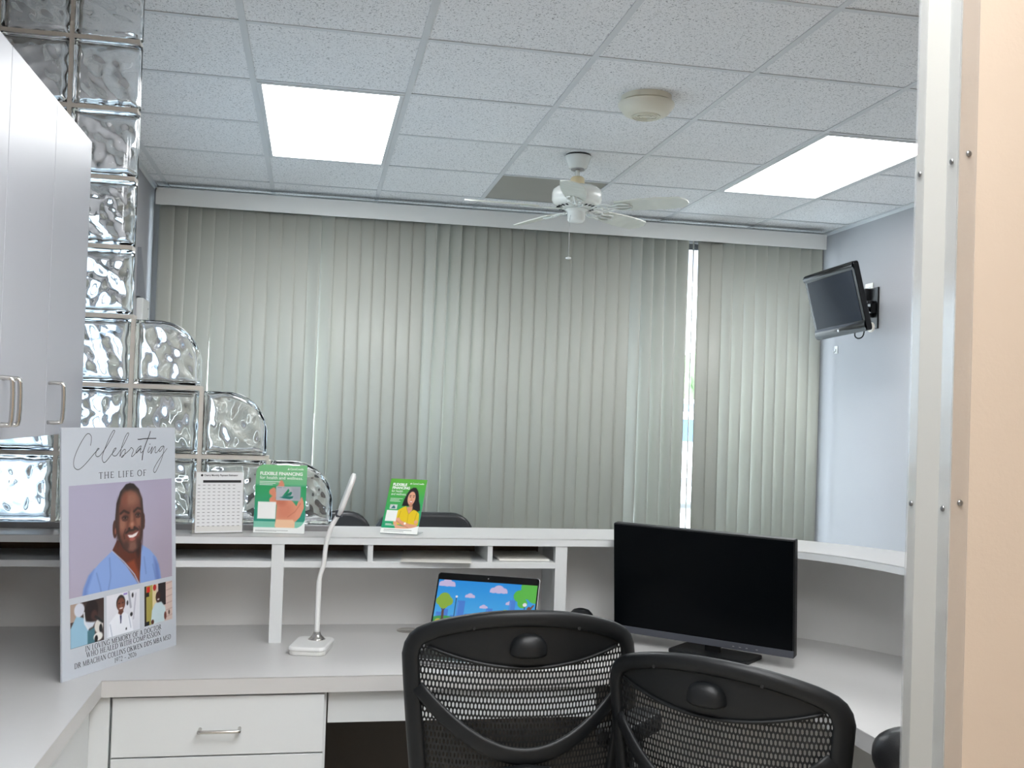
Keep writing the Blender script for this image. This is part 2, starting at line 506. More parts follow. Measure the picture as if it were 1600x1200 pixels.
for q, (x, y, s) in enumerate(((16, 60, 1.0), (24, 62, 1.1), (9, 61, 0.9), (33, 60, 1.05), (1, 60, 1.0))):
    t = thing('tree', ['round tree behind the middle of the blue-grey building', 'taller tree beside the round tree behind the building', 'small tree next to the round tree behind the building', 'tree behind the right end of the blue-grey building', 'tree past the end wall of the blue-grey building'][q], 'tree', (x, y, -0.05), group='trees beyond the car park')
    m1 = MB()
    for k in range(7):
        blob(m1, (x + math.cos(k * 2.1 + q) * 1.7 * s, y + math.sin(k * 2.1 + q) * 1.5, 3.0 * s + 0.7 * (k % 3)), 1.9 * s, q * 10 + k)
    m1.build('crown', 'leaf', t, smooth=True)
    MB().tube([(x, y, -0.05), (x + 0.1, y, 1.4), (x, y, 2.6 * s)], [0.32, 0.24, 0.18]).build('trunk', 'bark', t, smooth=True)
def make_car():
    ox, oy = 6.05, 16.4
    t = thing('parked_van', 'white parked van outside the window', 'van', (ox, oy, -0.05))
    side = [(-2.2, 0.45), (-2.15, 0.95), (-1.55, 1.08), (-0.95, 1.62), (1.9, 1.66), (2.15, 1.5), (2.2, 0.45)]
    body = MB()
    body.prism([(ox + a, b) for a, b in side], oy, oy + 1.75, axis='y')
    body.build('body', 'car_white', t, bevel=0.05)
    for x0, x1 in ((-0.9, -0.1), (0.0, 0.85), (0.95, 1.85)):
        box('window', ox + x0, ox + x1, oy - 0.012, oy, 1.12, 1.5, 'car_glass', t)
    MB().add([(ox - 1.50, oy + 0.12, 1.12), (ox - 0.98, oy + 0.12, 1.6), (ox - 0.98, oy + 1.63, 1.6), (ox - 1.50, oy + 1.63, 1.12),
              (ox - 1.53, oy + 0.12, 1.14), (ox - 1.01, oy + 0.12, 1.63), (ox - 1.01, oy + 1.63, 1.63), (ox - 1.53, oy + 1.63, 1.14)],
             [(0, 1, 2, 3), (4, 7, 6, 5), (0, 4, 5, 1), (2, 6, 7, 3), (0, 3, 7, 4), (1, 5, 6, 2)]).build('windscreen', 'car_glass', t)
    for x in (-1.4, 1.35):
        w = MB(); w.lathe([(0.05, -0.11), (0.31, -0.11), (0.33, -0.08), (0.33, 0.08), (0.31, 0.11), (0.05, 0.11)], 24)
        w.v = [(ox + x + a, oy + 0.1 + c, 0.28 + b) for a, b, c in w.v]
        wo_ = w.build('wheel', 'rubber', t, smooth=False)
        h = MB(); h.lathe([(0.19, 0), (0.19, 0.02), (0.05, 0.03)], 18)
        h.v = [(ox + x + a, oy - 0.01 - c, 0.28 + b) for a, b, c in h.v]
        hb = h.build('hubcap', 'steel', None); hb.parent = wo_
        hb.location = (0, 0, 0)
        for vv in hb.data.vertices:
            vv.co -= Vector(t['_loc'])
    box('tail_light', ox + 2.12, ox + 2.24, oy - 0.01, oy + 0.1, 0.95, 1.15, 'tail_red', t)
    box('bumper', ox - 2.26, ox + 2.26, oy - 0.03, oy + 1.78, 0.36, 0.5, 'door_dark', t)
make_car()

# ================================================================== vertical blind
bl = thing('vertical_blind', 'full-width vertical blind with white vinyl slats across the window wall', 'blinds', (1.17, 6.12, 0.6))
VB = MB()
VB.prism([(6.075, 2.604), (6.085, 2.604), (6.085, 2.690), (6.19, 2.690), (6.19, 2.700), (6.075, 2.700)], -0.93, 3.25, axis='x')
VB.build('valance', 'valance', bl)
box('head_rail', -0.92, 3.24, 6.105, 6.15, 2.635, 2.67, 'alu', bl)
SW, ZB, ZT = 0.089, 0.62, 2.625
def slat_mesh():
    n = 6; v = []; th = 0.0012
    for side in (0, 1):
        for z in (ZB - ZT, 0):
            for i in range(n + 1):
                u = (i / n - 0.5)
                v.append((u * SW, 0.0045 * (1 - 4 * u * u) * -1 + 0.002 + (th if side else 0), z))
    w = n + 1; f = []
    for i in range(n):
        f.append((i, i + 1, w + i + 1, w + i))
        f.append((2 * w + i + 1, 2 * w + i, 3 * w + i, 3 * w + i + 1))
        f.append((i + 1, i, 2 * w + i, 2 * w + i + 1)); f.append((w + i, w + i + 1, 3 * w + i + 1, 3 * w + i))
    f += [(0, w, 3 * w, 2 * w), (w - 1, 3 * w - 1, 4 * w - 1, 2 * w - 1)]
    m = MB(); m.add(v, f)
    me = m.mesh('slat', 'slat', True); fixn(me)
    return me
slm = slat_mesh()
rs = random.Random(3)
NS = 54
for k in range(NS):
    x = -0.872 + k * (4.072 / (NS - 1))
    a, ty, tx = rs.uniform(5, 10), rs.uniform(-0.002, 0.003), rs.uniform(-0.003, 0.003)
    if x > 1.93:
        a = rs.uniform(46, 50)
    if abs(x + 0.03) < 0.05 or abs(x - 0.05) < 0.03:
        a = 30; ty = 0.006
    if 0.60 < x < 0.83:
        a = 37; ty = 0.012
    elif 0.83 <= x < 0.98:
        a = 24; ty = 0.008
    elif 0.98 <= x < 1.93:
        a = rs.uniform(10, 15); ty = rs.uniform(0.0, 0.006)
    if x < -0.63:
        a = rs.uniform(9, 14); ty = 0.016 if x > -0.80 else 0.004
    if k == 42:
        a = -66
    elif k == 43:
        a = 3
    elif k == 44:
        a = 9
    elif k == 41:
        a = 46
    o = bpy.data.objects.new('slat', slm); COL.objects.link(o); o.parent = bl
    o.location = (x - 1.17, 0.0, ZT - 0.6)
    o.rotation_euler = (tx, ty, -R(a))

# ================================================================== recessed light fixtures
def light_fixture(x0, x1, y0, y1, label):
    c = ((x0 + x1) / 2, (y0 + y1) / 2, CEIL)
    t = thing('ceiling_light', label, 'light', c)
    g, w = 0.012, 0.020
    m = MB()
    a0, a1, b0, b1 = x0 + g, x1 - g, y0 + g, y1 - g
    for bx in ((a0, a1, b0, b0 + w), (a0, a1, b1 - w, b1), (a0, a0 + w, b0 + w, b1 - w), (a1 - w, a1, b0 + w, b1 - w)):
        m.box(*bx, CEIL - 0.003, CEIL + 0.014)
    m.build('frame', 'grid', t, bevel=0.002)
    o = MB().box(a0 + w - c[0], a1 - w - c[0], b0 + w - c[1], b1 - w - c[1], 0.001, 0.005).build('diffuser', 'diffuser', t, world=False)
light_fixture(xs[2], xs[3], GY0 + T, GY0 + 3 * T, 'lit fluorescent ceiling panel near the glass block partition')
light_fixture(xs[6], xs[7], GY0 + T, GY0 + 3 * T, 'lit fluorescent ceiling panel above the wall mounted television')
light_fixture(xs[2], xs[3], ys[3], ys[5], 'unseen ceiling panel added to brighten the desk')  # this and the next three are added out of view to brighten the reception
light_fixture(xs[3], xs[4], ys[1], ys[3], 'unseen ceiling panel near the front wall, added for frontal light')
light_fixture(xs[3], xs[4], ys[4], ys[6], 'unseen long ceiling panel added for light behind the office chairs')
light_fixture(xs[4], xs[5], ys[6], ys[7], 'unseen square ceiling panel added for light above the office chairs')

# ================================================================== smoke detector
DX, DYY = 1.262, 3.845
t = thing('smoke_detector', 'round cream smoke detector on the ceiling tile', 'detector', (DX, DYY, CEIL))
MB().lathe([(0.100, 0.004), (0.100, -0.018), (0.094, -0.022)], 40, (DX, DYY, CEIL)).build('base', 'detector', t, angle=35)
MB().lathe([(0.094, -0.021), (0.112, -0.026), (0.112, -0.036), (0.088, -0.066), (0.062, -0.076), (0.058, -0.076)], 40, (DX, DYY, CEIL)).build('cover', 'detector', t, angle=50)
for r in (0.058, 0.046, 0.034, 0.022):
    m = MB(); m.lathe([(r - 0.005, -0.074), (r - 0.005, -0.079), (r, -0.079), (r, -0.074)], 32, (DX, DYY, CEIL)); m.f = m.f[:-2]; m.mi = m.mi[:-2]
    m.build('grille_ring', 'detector', t)
MB().lathe([(0.059, -0.070), (0.059, -0.0745)], 32, (DX, DYY, CEIL)).build('grille_slot', 'shadow_gap', t)

# ================================================================== ceiling fan
FX, FY = 1.232, 4.79
t = thing('ceiling_fan', 'white five-blade ceiling fan with pull chain', 'fan', (FX, FY, CEIL))
c = (FX, FY, CEIL)
MB().lathe([(0.062, 0.0), (0.062, -0.0045)], 32, c).build('canopy_gap', 'shadow_gap', t)
MB().lathe([(0.064, -0.0045), (0.064, -0.008), (0.060, -0.02), (0.045, -0.062), (0.030, -0.068)], 32, c).build('canopy', 'fan_white', t, angle=50)
MB().lathe([(0.034, -0.066), (0.034, -0.072)], 24, c).build('canopy_ring', 'steel', t)
MB().lathe([(0.011, -0.068), (0.011, -0.115)], 16, c).build('downrod', 'fan_white', t, smooth=True)
MB().lathe([(0.026, -0.105), (0.033, -0.112), (0.038, -0.150), (0.038, -0.158)], 28, c).build('coupling_cover', 'fan_cream', t, angle=50)
MB().lathe([(0.045, -0.150), (0.100, -0.158), (0.118, -0.172), (0.122, -0.190), (0.122, -0.222), (0.112, -0.240), (0.08, -0.258), (0.05, -0.262)], 40, c).build('motor_housing', 'fan_white', t, angle=60)
for k in range(24):
    a = 2 * math.pi * k / 24
    o = MB().box(0.066, 0.100, -0.003, 0.003, -0.2575, -0.2535).build('vent_slot', 'shadow_gap', t, world=False)
    o.rotation_euler = (0, 0, a); o.location = (0, 0, -0.0005)
MB().lathe([(0.055, -0.262), (0.058, -0.268), (0.046, -0.276), (0.043, -0.280), (0.043, -0.318), (0.034, -0.328), (0.01, -0.330)], 32, c).build('switch_housing', 'fan_white', t, angle=50)
def blade_mesh():
    m = MB(); n = 18; rows = 6
    def fn(u, v):
        s = 0.20 + 0.355 * u
        hw = 0.038 + 0.020 * math.sin(math.pi * min(1, u * 0.75 + 0.12)) + 0.006 * u
        if u > 0.90:
            hw *= math.sqrt(max(0.02, 1 - ((u - 0.90) / 0.105) ** 2)) * 0.35 + 0.65 * (1 - (u - 0.90) / 0.1 * 0.75)
        y = (v - 0.5) * 2 * hw
        rib = 0.0022 * abs(math.sin(math.pi * (u * 7 - 0.9 * abs(v - 0.5))))
        return (s, y, rib)
    m.grid(fn, 42, rows)
    k = len(m.v)
    m.v += [(x, y, z * 0 + 0.007) for x, y, z in m.v[:k]]
    m.f += [tuple(i + k for i in reversed(q)) for q in m.f[:]]
    w = 43
    edge = [i for i in range(w)] + [j * w + w - 1 for j in range(1, rows + 1)] + [rows * w + i for i in range(w - 2, -1, -1)] + [j * w for j in range(rows - 1, 0, -1)]
    m.f += [(edge[(i + 1) % len(edge)], edge[i], edge[i] + k, edge[(i + 1) % len(edge)] + k) for i in range(len(edge))]
    m.mi = [0] * len(m.f)
    me = m.mesh('blade', 'fan_blade', True); fixn(me); me.set_sharp_from_angle(angle=R(50))
    return me
bm_ = blade_mesh()
def iron_mesh():
    m = MB()
    for s in (-1, 1):
        P = [(0.085, s * 0.010, 0), (0.12, s * 0.032, 0.0), (0.16, s * 0.036, 0.0), (0.19, s * 0.018, 0.0), (0.215, s * 0.030, 0.0), (0.25, s * 0.034, 0.0), (0.275, s * 0.016, 0.0)]
        m.tube(smooth_path(P, 4), 0.005, 8, flat=0.7)
        m.tube([(0.145 + 0.016 * math.cos(a), s * 0.013 + 0.012 * math.sin(a), 0) for a in [k * 0.4 for k in range(16)]], 0.0035, 6)
    m.tube([(0.07, 0, 0.004), (0.10, 0, 0.0), (0.20, 0, 0), (0.285, 0, 0)], 0.0055, 8, flat=0.7)
    return m.mesh('blade_iron', 'fan_white', True)
im_ = iron_mesh()
FANANG = [-35 + a for a in (0, 72, 144, 216, 288)]
for a in FANANG:
    rot = Matrix.Rotation(R(a), 4, 'Z') @ Matrix.Rotation(R(-13), 4, 'X')
    for nm, me, dz in (('blade', bm_, -0.262), ('blade_iron', im_, -0.266)):
        o = bpy.data.objects.new(nm, me); COL.objects.link(o); o.parent = t
        o.matrix_local = Matrix.Translation((0, 0, dz)) @ rot
MB().tube([(FX - 0.036, FY - 0.03, CEIL - 0.30), (FX - 0.042, FY - 0.034, CEIL - 0.33), (FX - 0.042, FY - 0.034, CEIL - 0.505)], 0.0012, 6).build('pull_chain', 'steel', t)
MB().lathe([(0.003, 0.006), (0.013, 0.003), (0.013, -0.003), (0.003, -0.006)], 16, (FX - 0.042, FY - 0.034, CEIL - 0.511)).build('chain_pull', 'lamp_white', t, smooth=True)

# ================================================================== wall television
TVC = Vector((2.973, 5.45, 2.178))
TYAW, TTILT, TROLL = R(-86.8), R(-13.8), R(2.5)
tv = thing('wall_television', 'small black television tilted down on a wall bracket', 'television', TVC, (0, 0, 0))
TM = Matrix.Translation(TVC) @ Matrix.Rotation(TYAW, 4, 'Z') @ Matrix.Rotation(-TTILT, 4, 'X') @ Matrix.Rotation(-TROLL, 4, 'Y')
tv.matrix_world = TM
TW, TH = 0.535, 0.40
m = MB(); m.prism(rrect(TW, TH, 0.018, 5), 0.0, 0.035, axis='y'); m.build('casing', 'black_gloss', tv, world=False, bevel=0.004)
m = MB(); m.prism(rrect(TW * 0.72, TH * 0.72, 0.03, 5), 0.035, 0.075, axis='y'); m.build('back_shell', 'black_plastic', tv, world=False, bevel=0.006)
def curved_bar(z0, z1):
    mm = MB()
    def fn(u, v):
        x = (u - 0.5) * (TW - 0.01); bulge = 0.010 * math.sin(math.pi * v)
        return (x, -0.001 - bulge, z0 + (z1 - z0) * v)
    mm.grid(fn, 4, 8)
    return mm
curved_bar(TH / 2 - 0.045, TH / 2 - 0.004).build('bezel', 'black_gloss', tv, world=False, smooth=True)
curved_bar(-TH / 2 + 0.004, -TH / 2 + 0.062).build('bezel', 'black_gloss', tv, world=False, smooth=True)
MB().box(-TW / 2 + 0.028, TW / 2 - 0.028, -0.002, 0.001, -TH / 2 + 0.064, TH / 2 - 0.047).build('screen', 'tv_screen', tv, world=False)
MB().lathe([(0.008, 0), (0.008, 0.002), (0.002, 0.003)], 16).build('badge', 'steel', tv, world=False).matrix_local = Matrix.Translation((0, -0.0118, -TH / 2 + 0.033)) @ Matrix.Rotation(math.pi / 2, 4, 'X')
# bracket
br = thing('television_bracket', 'black swivel television bracket bolted to the grey wall', 'bracket', (XR, 5.58, 2.17))
box('wall_plate', XR - 0.012, XR, 5.545, 5.64, 2.05, 2.30, 'black_plastic', br, bevel=0.002)
MB().tube([(XR - 0.03, 5.6, 2.17), (XR - 0.16, 5.62, 2.17), (XR - 0.25, 5.47, 2.17)], 0.016, 8).build('arm', 'black_plastic', br)
MB().lathe([(0.02, -0.05), (0.02, 0.05)], 14, (XR - 0.03, 5.6, 2.17)).build('hinge', 'black_plastic', br, angle=40)
box('power_adapter', XR - 0.05, XR - 0.012, 5.555, 5.60, 2.14, 2.20, 'black_gloss', br, bevel=0.004)
ol = thing('wall_outlet', 'white wall outlet plate behind the television', 'outlet', (XR, 5.66, 2.27))
box('plate', XR - 0.006, XR, 5.615, 5.70, 2.215, 2.335, 'outlet', ol, bevel=0.002)
box('socket', XR - 0.008, XR - 0.006, 5.64, 5.675, 2.28, 2.31, 'valance', ol)
pa = thing('plug_adapter', 'dark plug adapter in the outlet behind the television', 'adapter', (XR - 0.006, 5.66, 2.27))

box('body', XR - 0.045, XR - 0.008, 5.63, 5.68, 2.225, 2.30, 'black_plastic', pa, bevel=0.008)
box('plug', XR - 0.04, XR - 0.0135, 5.645, 5.675, 2.19, 2.224, 'outlet', pa, bevel=0.004)
cb = MB().tube(smooth_path([(XR - 0.05, 5.58, 2.14), (XR - 0.08, 5.56, 2.06), (XR - 0.10, 5.55, 2.0), (XR - 0.13, 5.55, 1.985), (XR - 0.155, 5.545, 2.0), (XR - 0.16, 5.53, 2.05), (XR - 0.2, 5.5, 2.10)], 5), 0.004, 8).build('black_cable', 'black_plastic', None, smooth=True)
tag(cb, 'black cable looping below the television bracket', 'cable')
cb = MB().tube([(XR - 0.055 + 0.012 * k / 24 , 5.55 + 0.030 * math.cos(2 * math.pi * k / 12), 2.055 + 0.026 * math.sin(2 * math.pi * k / 12)) for k in range(25)], 0.0055, 8).build('white_cable', 'cable_white', None, smooth=True)
tag(cb, 'coiled white cable hanging at the television bracket', 'cable')
hk = thing('wall_hook', 'clear adhesive hook on the wall below the television', 'hook', (XR, 6.04, 1.945))
box('plate', XR - 0.004, XR, 6.02, 6.06, 1.925, 1.975, 'valance', hk, bevel=0.0015)
MB().tube([(XR - 0.004, 6.04, 1.955), (XR - 0.010, 6.04, 1.935), (XR - 0.020, 6.04, 1.932), (XR - 0.022, 6.04, 1.945)], 0.003, 8).build('hook', 'valance', hk, smooth=True)

# door closer on the left wall
dc = thing('wall_bracket', 'pale metal box bracket on the wall beside the blinds', 'bracket', (XL, 5.87, 1.9))
box('body', XL, XL + 0.035, 5.76, 5.98, 1.88, 2.03, 'bracket', dc, bevel=0.004)
m = MB(); m.prism([(5.74, 2.035), (5.95, 2.035), (5.74, 2.30)], XL, XL + 0.02, axis='x'); m.build('gusset', 'door_dark', dc)
for z in (1.93, 1.985):
    o = bpy.data.objects.new('screw', SM); COL.objects.link(o); o.parent = dc; o.location = (0.035, 0.07, z - 1.9); o.rotation_euler = (0, math.pi / 2, 0)

# ================================================================== waiting room chairs
def waiting_chair(x, y, label):
    t = thing('waiting_chair', label, 'chair', (x, y, 0), group='waiting room chairs')
    w = 0.56
    out = arc(w / 2 - 0.13, 0.77, 0.13, 0, 90, 7) + arc(-w / 2 + 0.13, 0.77, 0.13, 90, 180, 7) + [(-w / 2, 0.52), (w / 2, 0.52)]
    m = MB(); m.prism(out, 0.20, 0.27, axis='y'); m.build('backrest', 'black_leather', t, world=False, bevel=0.022, seg=4)
    m = MB(); m.prism(rrect(w, 0.52, 0.06, 5), 0.41, 0.49); m.build('seat', 'black_leather', t, world=False, bevel=0.02, seg=3)
    for sx in (-1, 1):
        MB().tube([(sx * 0.25, -0.22, 0.0), (sx * 0.25, -0.22, 0.42)], 0.014, 8).build('leg', 'black_plastic', t, world=False)
        MB().tube([(sx * 0.25, 0.24, 0.0), (sx * 0.25, 0.24, 0.42), (sx * 0.25, 0.275, 0.60)], 0.014, 8).build('leg', 'black_plastic', t, world=False)
    MB().box(-0.25, 0.25, -0.22, 0.24, 0.39, 0.41).build('seat_frame', 'black_plastic', t, world=False)
waiting_chair(0.06, 5.40, 'black leather waiting chair behind the desk lamp')
waiting_chair(0.63, 5.40, 'black leather waiting chair behind the yellow-shirt flyer')

# ================================================================== reception counter
AX, AY = 0.94, 2.395                    # centre of the counter's curve
LZ, DZT = 1.07, 0.755                   # ledge top, worktop
YE = 2.05
def band(r0, r1, y_straight_c=AY, x_start=XL, n=28):
    """plan outline between offsets r0<r1 from the curve centre: straight run, quarter curve, short return"""
    outer = [(x_start, AY + r1), (AX, AY + r1)] + arc(AX, AY, r1, 90, 0, n)[1:] + [(AX + r1, YE)]
    inner = [(AX + r0, YE)] + arc(AX, AY, r0, 0, 90, n) + [(x_start, AY + r0)]
    return outer + inner
rc = thing('reception_counter', 'white reception counter front with raised ledge and paper cubbies', 'counter', (0.3, 3.2, 0))
m = MB(); m.prism(band(0.68, 0.98), LZ - 0.0005, LZ); m.build('ledge_top', 'grey_lam', rc)
m = MB(); m.prism(band(0.68, 0.98), LZ - 0.022, LZ - 0.0015); m.build('ledge_board', 'white_lam', rc)
m = MB(); m.prism(band(0.945, 0.975), 0.0, LZ - 0.022); m.build('back_panel', 'panel_grey', rc)
YF = AY + 0.683                         # front face of pillars, shelf
YP = AY + 0.945
box('shelf', XL, 0.76, YF + 0.001, YP - 0.012, 0.978, 0.997, 'white_lam', rc, bevel=0.001)
box('cubby_back', XL, 0.76, YP - 0.012, YP - 0.002, 0.978, LZ - 0.022, 'brown_board', rc)
for x0, x1 in ((-0.106, -0.069), (0.759, 0.797)):
    box('pillar', x0, x1, YF, YF + 0.03, DZT, LZ - 0.022, 'white_lam', rc, bevel=0.001)
box('end_panel', 0.779, 0.797, YF + 0.03, YP, DZT, LZ - 0.022, 'white_lam', rc)
for x0, x1 in ((-0.528, -0.512), (0.177, 0.193), (0.544, 0.560)):
    box('divider', x0, x1, YF + 0.002, YP - 0.013, 0.997, LZ - 0.022, 'white_lam', rc, bevel=0.001)
pp = thing('paper_sheet', 'white paper sheet poking out of the cubby above the laptop', 'paper', (0.42, 3.1, 0.9985))
m = MB(); m.box(-0.108, 0.108, -0.14, 0.14, 0, 0.0006); m.build('sheet', 'paper', pp, world=False)
pp.location = (0.40, 3.195, 0.9985); pp.rotation_euler = (0, 0, R(-7))
pp = thing('paper_sheet', 'stack of papers lying in the cubby beside the right pillar', 'paper', (0.66, 3.19, 0.9985))
MB().box(-0.075, 0.085, -0.09, 0.11, 0, 0.006).build('sheet', 'paper', pp, world=False)

# worktop
front = [(0.70, 2.70)] + arc(0.90, 2.34, 0.36, 90, 8, 5) + [(1.262, YE)]
back = [(AX + 0.944, YE)] + arc(AX, AY, 0.944, 0, 90, 28) + [(XL, AY + 0.944)]
outl = [(XL, 0.6), (-0.495, 0.6), (-0.495, 2.68)] + front + back
m = MB(); m.prism(outl, DZT - 0.0008, DZT); wt_ = thing('desk_worktop', 'grey laminate L-shaped desk worktop with curved end', 'worktop', (0.2, 2.9, 0.71))
m.build('surface', 'grey_lam', wt_)
m = MB(); m.prism(outl, DZT - 0.042, DZT - 0.0016); m.build('edge_band', 'grey_lam', wt_)
def inset(o_, d):
    return o_
# drawer unit
du = thing('drawer_unit', 'white drawer cabinet under the desk beside the knee space', 'cabinet', (-0.2, 2.95, 0))
YD = 2.715
box('carcass', -0.475, 0.062, YD + 0.001, 3.32, 0.08, DZT - 0.043, 'white_lam', du)
for z0, z1 in ((0.556, 0.706), (0.398, 0.552), (0.240, 0.394), (0.084, 0.236)):
    dr = box('drawer', -0.470, 0.056, YD - 0.018, YD, z0, z1, 'white_lam', du, bevel=0.0012)
    zc = (z0 + z1) / 2 - 0.008
    h = MB().tube(smooth_path([(-0.255, YD - 0.018, zc), (-0.255, YD - 0.040, zc), (-0.250, YD - 0.046, zc), (-0.162, YD - 0.046, zc), (-0.157, YD - 0.040, zc), (-0.157, YD - 0.018, zc)], 3), 0.0045, 10)
    px, py, pz = du['_loc']
    h.v = [(a - px, b - py, c_ - pz) for a, b, c_ in h.v]
    ho = h.build('handle', 'chrome', None, smooth=True); ho.parent = dr
    part_label(ho, 'chrome bar handle')
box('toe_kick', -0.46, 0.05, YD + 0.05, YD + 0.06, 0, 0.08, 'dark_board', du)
fu = thing('corner_cabinet', 'white corner cabinet below the left side of the desk', 'cabinet', (-0.7, 1.6, 0))
box('side_panel', XL + 0.002, -0.525, 0.62, 2.74, 0.0, DZT - 0.043, 'white_lam', fu)
box('filler_strip', -0.525, -0.477, 2.70, 2.74, 0.0, DZT - 0.043, 'white_lam', fu, bevel=0.001)
ap = thing('desk_apron', 'white apron board under the desk edge over the knee space', 'board', (0.5, 2.73, 0.62))
box('board', 0.066, 0.80, 2.722, 2.742, 0.624, DZT - 0.043, 'white_lam', ap, bevel=0.001)
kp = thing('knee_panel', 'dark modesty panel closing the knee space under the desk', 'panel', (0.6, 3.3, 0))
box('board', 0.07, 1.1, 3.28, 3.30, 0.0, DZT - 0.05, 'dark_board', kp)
sp = thing('support_panel', 'white support panel under the curved desk end', 'panel', (1.45, 2.1, 0))
box('board', 1.29, 1.86, YE + 0.002, YE + 0.022, 0.0, DZT - 0.043, 'white_lam', sp, bevel=0.001)
for x, y, lab in ((1.652, 3.14, 'beige plastic cable grommet in the desk beside the monitor'), (0.322, 3.235, 'chrome cable grommet in the desk near the laptop')):
    g = MB().lathe([(0.036, 0.0), (0.036, 0.0025), (0.031, 0.004), (0.029, 0.003), (0.004, 0.003)], 28, (0, 0, 0)).build('cable_grommet', 'grommet' if x > 1 else 'chrome', None, angle=30)
    g.location = (x, y, DZT); tag(g, lab, 'grommet')

# ================================================================== wall cabinets
CXF = -0.63
def wall_cabinet(y0, y1, doors, label):
    t = thing('wall_cabinet', label, 'cabinet', (-0.8, (y0 + y1) / 2, 1.36))
    box('carcass', XL, CXF - 0.02, y0 + 0.0005, y1 - 0.0005, 1.366, 2.174, 'cab_white', t)
    for a, b, side in doors:
        d_ = box('door', CXF - 0.019, CXF, a + 0.0012, b - 0.0012, 1.366, 2.174, 'cab_white', t, bevel=0.001)
        hy = a + 0.022 if side == 'l' else b - 0.030
        h = MB().tube(smooth_path([(CXF, hy, 1.493), (CXF + 0.024, hy, 1.493), (CXF + 0.034, hy, 1.484), (CXF + 0.034, hy, 1.407), (CXF + 0.024, hy, 1.398), (CXF, hy, 1.398)], 3), 0.0048, 10)
        px, py, pz = t['_loc']
        h.v = [(p - px, q - py, r_ - pz) for p, q, r_ in h.v]
        ho = h.build('handle', 'chrome', None, smooth=True); ho.parent = d_
        part_label(ho, 'chrome bar handle')
wall_cabinet(2.588, 2.976, [(2.588, 2.976, 'l')], 'white single-door wall cabinet next to the glass block partition')
wall_cabinet(1.846, 2.588, [(1.846, 2.217, 'r'), (2.217, 2.588, 'l')], 'white two-door wall cabinet beside the single-door cabinet')

# ================================================================== glass block partition
BP_X, BP_Z, Z0 = 0.208, 0.2105, 1.0835
BW, BH, BT = 0.192, 0.1945, 0.082
YG = 3.268
def waves(seed):
    rg = random.Random(seed)
    cs = []
    for k in range(7):
        lam = rg.uniform(0.028, 0.075); th = rg.uniform(0, math.pi)
        cs.append((2 * math.pi / lam * math.cos(th), 2 * math.pi / lam * math.sin(th), rg.uniform(0, 6.28), rg.uniform(0.5, 1.0) * lam / 0.06))
    return lambda x, z: sum(a * math.sin(kx * x + kz * z + p) for kx, kz, p, a in cs) / 3.2
def shape(u, v, w, h, r):
    """unit square -> block outline with a rounded upper right corner of radius r"""
    x, z = u * w / 2, v * h / 2
    if r > 0 and x > w / 2 - r and z > h / 2 - r:
        a, b = (x - (w / 2 - r)) / r, (z - (h / 2 - r)) / r
        x = w / 2 - r + r * a * math.sqrt(max(0, 1 - b * b / 2)); z = h / 2 - r + r * b * math.sqrt(max(0, 1 - a * a / 2))
    return x, z
def shell(m, w, h, t, n, r, depth, flip, bull):
    g = [math.sin((i / n - 0.5) * math.pi) * 0.35 + (i / n - 0.5) * 2 * 0.65 for i in range(n + 1)]
    w1 = n + 1; base = len(m.v); v = []
    for s in (-1, 1):
        for b in g:
            for a in g:
                x, z = shape(a, b, w, h, r)
                e = min(1 - abs(a), 1 - abs(b))
                y = s * (t / 2 + depth(x, z, e, s))
                if bull:
                    q = max(0.0, (x - (w / 2 - t / 2)) / (t / 2))
                    y *= math.sqrt(max(0.02, 1 - q * q)) if q > 0 else 1
                v.append((x, y, z))
    f = []
    N = w1 * w1
    for j in range(n):
        for i in range(n):
            q = (j * w1 + i, j * w1 + i + 1, (j + 1) * w1 + i + 1, (j + 1) * w1 + i)
            f.append(q); f.append(tuple(N + k for k in reversed(q)))
    edge = [i for i in range(n)] + [j * w1 + n for j in range(n)] + [n * w1 + n - i for i in range(n)] + [(n - j) * w1 for j in range(n)]
    for k in range(len(edge)):
        a, b = edge[k], edge[(k + 1) % len(edge)]
        f.append((b, a, N + a, N + b))
    if flip:
        f = [tuple(reversed(q)) for q in f]
    m.add(v, f)
def block_mesh(seed, r=0.0, bull=False):
    m = MB(); wv1, wv2 = waves(seed), waves(seed + 50)
    def outer(x, z, e, s):
        return -0.007 * max(0, 1 - e / 0.10) ** 2
    def inner(x, z, e, s):
        k = min(1, e / 0.18)
        return k * 0.0050 * (wv1 if s < 0 else wv2)(x, z) - 0.012 * max(0, 1 - e / 0.12) ** 2
    shell(m, BW, BH, BT, 14, r, outer, False, bull)
    shell(m, BW - 0.018, BH - 0.018, BT - 0.018, 30, max(0, r - 0.009), inner, True, bull)
    return m.mesh('glass_block', 'block_glass', True)
sq = [block_mesh(s) for s in (11, 23, 37)]
rd = [block_mesh(s, 0.125) for s in (5, 17)]
bu = [block_mesh(s, 0, True) for s in (8, 29)]
gp = thing('glass_block_partition', 'stepped partition of wavy glass blocks rising to the ceiling', 'partition', (-0.44, YG, LZ))
cells = []
for row in range(8):
    ncol = {0: 5, 1: 4, 2: 3}.get(row, 2)
    for col in range(ncol):
        last = col == ncol - 1
        x = XL + BP_X * (col + 0.5); z = Z0 + BP_Z * (row + 0.5)
        if row == 7:
            z = (Z0 + BP_Z * 7 + CEIL) / 2
        me = (rd[row % 2] if row < 3 else bu[row % 2]) if last else sq[(row * 2 + col) % 3]
        o = bpy.data.objects.new('glass_block', me); COL.objects.link(o); o.parent = gp
        o.location = (x + 0.44, 0, z - LZ)
        if row == 7:
            o.scale = (1, 1, 0.80)
        elif not last and (row + col) % 2:
            o.rotation_euler = (0, math.pi, 0)
        cells.append((row, col, last))
mm = MB(); jw = 0.0065
